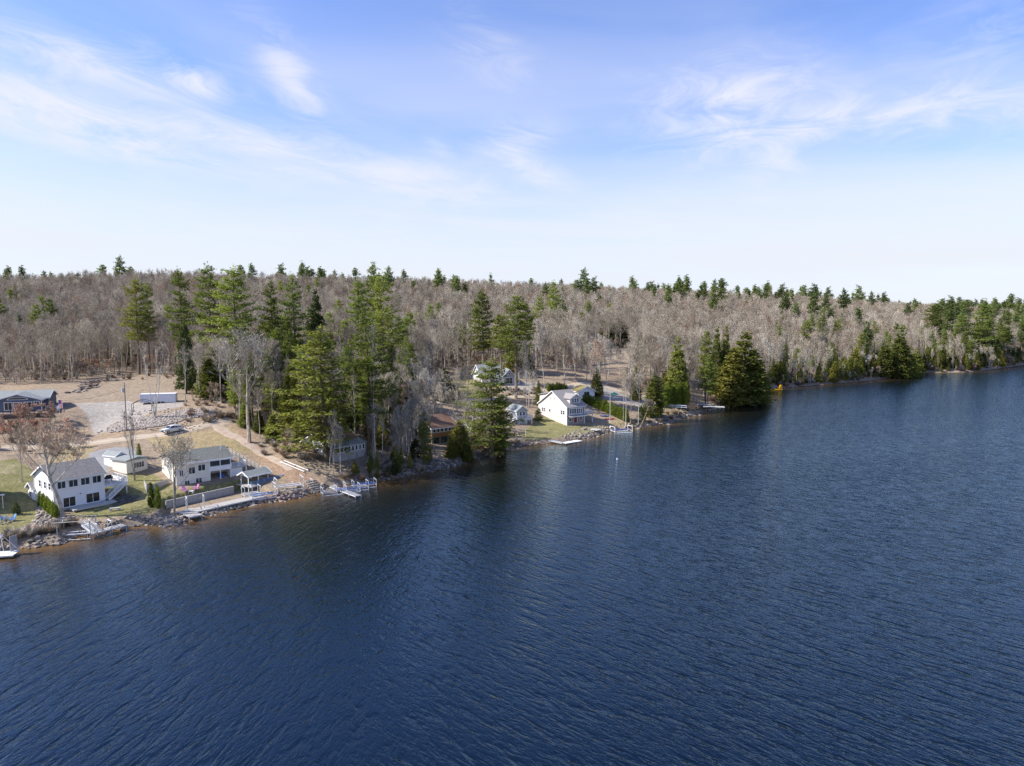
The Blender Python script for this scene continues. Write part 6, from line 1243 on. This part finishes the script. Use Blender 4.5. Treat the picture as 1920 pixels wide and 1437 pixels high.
for i, (x_, b_, t_, lb) in enumerate(((625, 900, 790, 'thin bare trunk standing at the boat lifts, left one'), (639, 890, 800, 'thin bare trunk standing at the boat lifts, right one'), (618, 882, 770, 'bare trunk behind the sloping dock'), (741, 868, 762, 'bare pale sapling between the cottages, left one'), (763, 850, 765, 'bare pale tree between the cottages, middle one'), (785, 842, 755, 'bare pale tree beside the log cabin roof'), (815, 800, 700, 'bare tree behind the log cabin'), (1058, 733, 638, 'vase shaped leafless tree behind the taupe house'), (1021, 735, 600, 'tall leafless tree with a thick trunk left of the vase shaped one'), (988, 764, 640, 'thin tall trunk beside the guard rail'),
        (1122, 745, 640, 'spreading leafless maple above the boat shed, left one'), (1131, 744, 632, 'pale leaning leafless tree above the boat shed, right one'), (1168, 798, 702, 'thin bare tree on the shore right of the tall white pole'), (1173, 800, 690, 'second thin bare tree on the shore right of the pole'), (1182, 795, 695, 'third thin bare tree on the shore right of the pole'), (1197, 797, 700, 'bare tree beside the leaning trunk'), (1301, 755, 690, 'small bare tree on the timber terrace'), (1323, 755, 640, 'pale trunk beside the slender layered pine'), (1516, 722, 655, 'bare pale tree at the cove waterline'), (1442, 715, 640, 'thin white trunk above the cove, left one'), (1455, 712, 645, 'thin white trunk above the cove, right one'))):
    bt('bare' if i in (12, 13, 14, 15, 16) else 'pale' if i not in (10, 7) else 'open', x_, b_, t_, lb, v=i, halfw=(12 + (i * 7) % 14) if i not in (7, 10, 11) else 34)
for i in range(120):      # mixed evergreens of the pine wood
    px_, Y_ = rng.uniform(430, 800), rng.uniform(165, 275); x = x_at(px_, 600, Y_)
    if clear(np.array([x]), np.array([Y_]))[0] or sdist(np.array([x]), np.array([Y_]))[0] < 5: continue
    kd = rng.choice(['heml', 'heml', 'dark', 'gold', 'pine']); T(kd, px_, Y_, 0, dict(heml='conical hemlock', dark='dark hemlock', gold='golden cedar', pine='young pine')[kd] + ' in the thick evergreen wood around the brown cottage', group=dict(heml='hemlocks', dark='dark hemlocks', gold='golden cedars', pine='young pines')[kd] + ' around the brown cottage', hh_=rng.uniform(6, 15) * (1.25 if kd == 'pine' else 1))
for i in range(16):      # evergreen scrub hanging over the dark shore
    px_ = rng.choice([rng.uniform(690, 805), rng.uniform(690, 805), rng.uniform(850, 975), rng.uniform(455, 600)]); b_ = np.interp(px_, [a_[0] for a_ in SHORE_PX], [a_[1] for a_ in SHORE_PX]); q = ground(px_, b_ - rng.uniform(5, 22) if px_ > 620 else 868 - (600 - px_) * .42 + rng.uniform(-22, 4))
    T(rng.choice(['heml', 'gold', 'dark']), px_, q.y, 0, 'evergreen bush on the shore edge of the pine wood', group='evergreen bushes on the pine wood shore', hh_=rng.uniform(2.0, 6))
lt = bt('pale', 1196, 804, 745, 'thick trunk leaning out over the water right of the tall white pole', bare_tree(311, 10, .6, .5, 5, 2, r0=.35, lean=.7), bark=T_PBARK, twig=T_TWIG, halfw=34, rz=.2)
for i in range(80):      # the thicket of young trees between the cottages, and on the left
    px_, Y_ = rng.uniform(440, 810), rng.uniform(158, 240)
    x = x_at(px_, 600, Y_); 
    if in_poly(np.array([x]), np.array([Y_]), CLEAR[3])[0] or sdist(np.array([x]), np.array([Y_]))[0] < 4: continue
    tree_obj('pale' if i % 3 else 'sap', (x, Y_, hz(x, Y_)), rng.uniform(8, 15), 'leafless young tree in the thicket around the cottages in the pines', 'young trees around the pine cottages')
for i in range(16):
    px_, b_ = rng.uniform(-10, 165), rng.uniform(792, 862); q = ground(px_, b_); T('sap', px_, q.y, q=q, top=b_ - rng.uniform(26, 50), label='leafless sapling with reddish twigs on the slope below the blue bungalow', group='reddish saplings on the left slope', halfw=rng.uniform(10, 18), meshes=custom('red', lambda: tree_meshes('sapling', bare_tree(320, 8, .15, .6, 8, 5, r0=.06, forks=3, tw=.02), T_BARK, T_REDTWIG)))
for i in range(26):
    px_, b_ = rng.uniform(1065, 1320), rng.uniform(700, 728)
    q = ground(px_, b_); tree_obj('pale' if i % 2 else 'bare', q, rng.uniform(11, 17), 'leafless tree between the gravel drive and the hay field', 'leafless trees round the gravel drive')
for i in range(12):
    px_, b_ = rng.uniform(1185, 1330), rng.uniform(738, 758)
    q = ground(px_, b_); tree_obj('pale' if i % 3 else 'heml', q, rng.uniform(7, 13), ('slender leafless tree' if i % 3 else 'young evergreen') + ' behind the tall hedge and the dark boats', ('leafless trees' if i % 3 else 'young evergreens') + ' behind the dark boats')
for i in range(14):
    px_, b_ = rng.uniform(850, 1000), rng.uniform(728, 800)
    if 930 < px_ and b_ > 770: continue
    q = ground(px_, b_); tree_obj('pale' if i % 2 else 'bare', q, rng.uniform(9, 15), 'leafless tree on the slope below the farmhouse', 'leafless trees below the farmhouse')
# shrubs
def shrub_mesh(seed, twig, n_=200, R_=1.0, H_=1.1):
    r = np.random.RandomState(seed); a_ = r.uniform(0, 6.28, n_); l_ = r.uniform(.3, 1, n_); z0 = r.uniform(0, .4, n_); d_ = np.stack([np.cos(a_) * l_ * R_, np.sin(a_) * l_ * R_, (z0 + H_ * r.uniform(.3, 1, n_) * (1.15 - .5 * l_))], 1)
    b_ = d_ * r.uniform(0, .5, (n_, 1)); s_ = np.stack([-np.sin(a_), np.cos(a_), a_ * 0], 1) * .035; V = np.stack([b_ - s_, b_ + s_, d_], 1).reshape(-1, 3); return np_mesh('shrub', V, np.arange(len(V)).reshape(-1, 3), twig)
SHR = [shrub_mesh(1, T_BUFF), shrub_mesh(2, T_TWIG), shrub_mesh(3, T_REDTWIG), shrub_mesh(4, T_WTWIG)]
def shrub(px_, py_, s, v, label, group): q = ground(px_, py_); return tag(link('bare_shrub', SHR[v], None, q, rng.uniform(0, 6.28), (s, s, s * rng.uniform(.8, 1.1))), label, 'shrub', group)
for i in range(34): f = rng.random(); shrub(10 + f * 130, 1010 - f * 25 + rng.uniform(-6, 6), rng.uniform(.9, 1.5), (0, 1, 3)[i % 3], 'leafless brown shrub on the bank at the lower left', 'brown shrubs on the lower left bank')
for i in range(14): f = rng.random(); shrub(1028 + f * 34, 778 + f * 18 + rng.uniform(-2, 2), rng.uniform(.7, 1.1), 0, 'leafless buff shrub along the left wall of the taupe house', 'buff shrubs beside the taupe house')
for i in range(30): shrub(rng.uniform(690, 800), rng.uniform(868, 886), rng.uniform(.9, 1.7), (1, 3)[i % 2], 'leafless grey shrub on the dark rocky shore of the pine wood', 'grey shrubs on the pine wood shore')
for i in range(24): shrub(rng.uniform(480, 600), rng.uniform(822, 866), rng.uniform(.9, 1.8), (1, 0, 3)[i % 3], 'leafless undergrowth shrub at the wood edge above the leafy ramp', 'undergrowth above the leafy ramp')
for i in range(26): shrub(rng.uniform(1215, 1420), rng.uniform(758, 776) - 12 * (0), rng.uniform(.7, 1.6), (0, 1)[i % 2], 'leafless shrub on the shore bank left of the great hemlock', 'shrubs on the right shore bank') if False else None
for px_, py_, s in ((1252, 778, 1.6), (1265, 776, 1.8), (1275, 777, 1.5), (1305, 770, 1.9), (1335, 752, 2.6), (1350, 755, 2.4), (1345, 760, 2.0)): shrub(px_, py_, s, 0, 'leafless reddish shrub on the right shore bank left of the great hemlock', 'reddish shrubs on the right bank')
for i in range(40): shrub(rng.uniform(950, 1012), rng.uniform(729, 742), rng.uniform(.6, 1.1), 0, 'dry buff shrub on the bank below the gravel drive', 'buff shrubs below the drive')
for i in range(30): px_ = rng.uniform(-10, 150); shrub(px_, rng.uniform(786, 856), rng.uniform(.8, 1.7), (2, 0, 0, 1)[i % 4], 'reddish leafless shrub on the slope below the blue bungalow', 'reddish shrubs on the left slope')
for i in range(36): shrub(1440 + rng.uniform(0, 120), rng.uniform(700, 719), rng.uniform(1.2, 2.2), (3, 0, 1)[i % 3], 'leafless shrub on the cove bank', 'shrubs on the cove bank')

for i in range(46): shrub(rng.uniform(60, 345), rng.uniform(702, 714), rng.uniform(.8, 1.7), (1, 0, 3)[i % 3], 'leafless shrub along the back edge of the dirt clearing', 'shrubs at the back of the clearing')
for i in range(34): shrub(rng.uniform(345, 445), rng.uniform(752, 792) , rng.uniform(.7, 1.5), (1, 0)[i % 2], 'leafless shrub on the rough ground right of the stone bank', 'shrubs right of the stone bank')
for i in range(50): px_ = rng.uniform(1440, 1920); b_ = np.interp(px_, [a_[0] for a_ in SHORE_PX], [a_[1] for a_ in SHORE_PX]); shrub(px_, b_ - rng.uniform(1.5, 6), rng.uniform(1.6, 3.0), (3, 0, 1)[i % 3], 'leafless shrub at the waterline of the far right shore', 'shrubs at the far right waterline')
for i in range(44): px_ = rng.choice([rng.uniform(640, 975), rng.uniform(1180, 1340)]); b_ = np.interp(px_, [a_[0] for a_ in SHORE_PX], [a_[1] for a_ in SHORE_PX]); shrub(px_, b_ - rng.uniform(4, 14), rng.uniform(.9, 1.8), (3, 0, 1)[i % 3], 'leafless shrub among the rocks of the middle shore', 'shrubs on the middle shore')
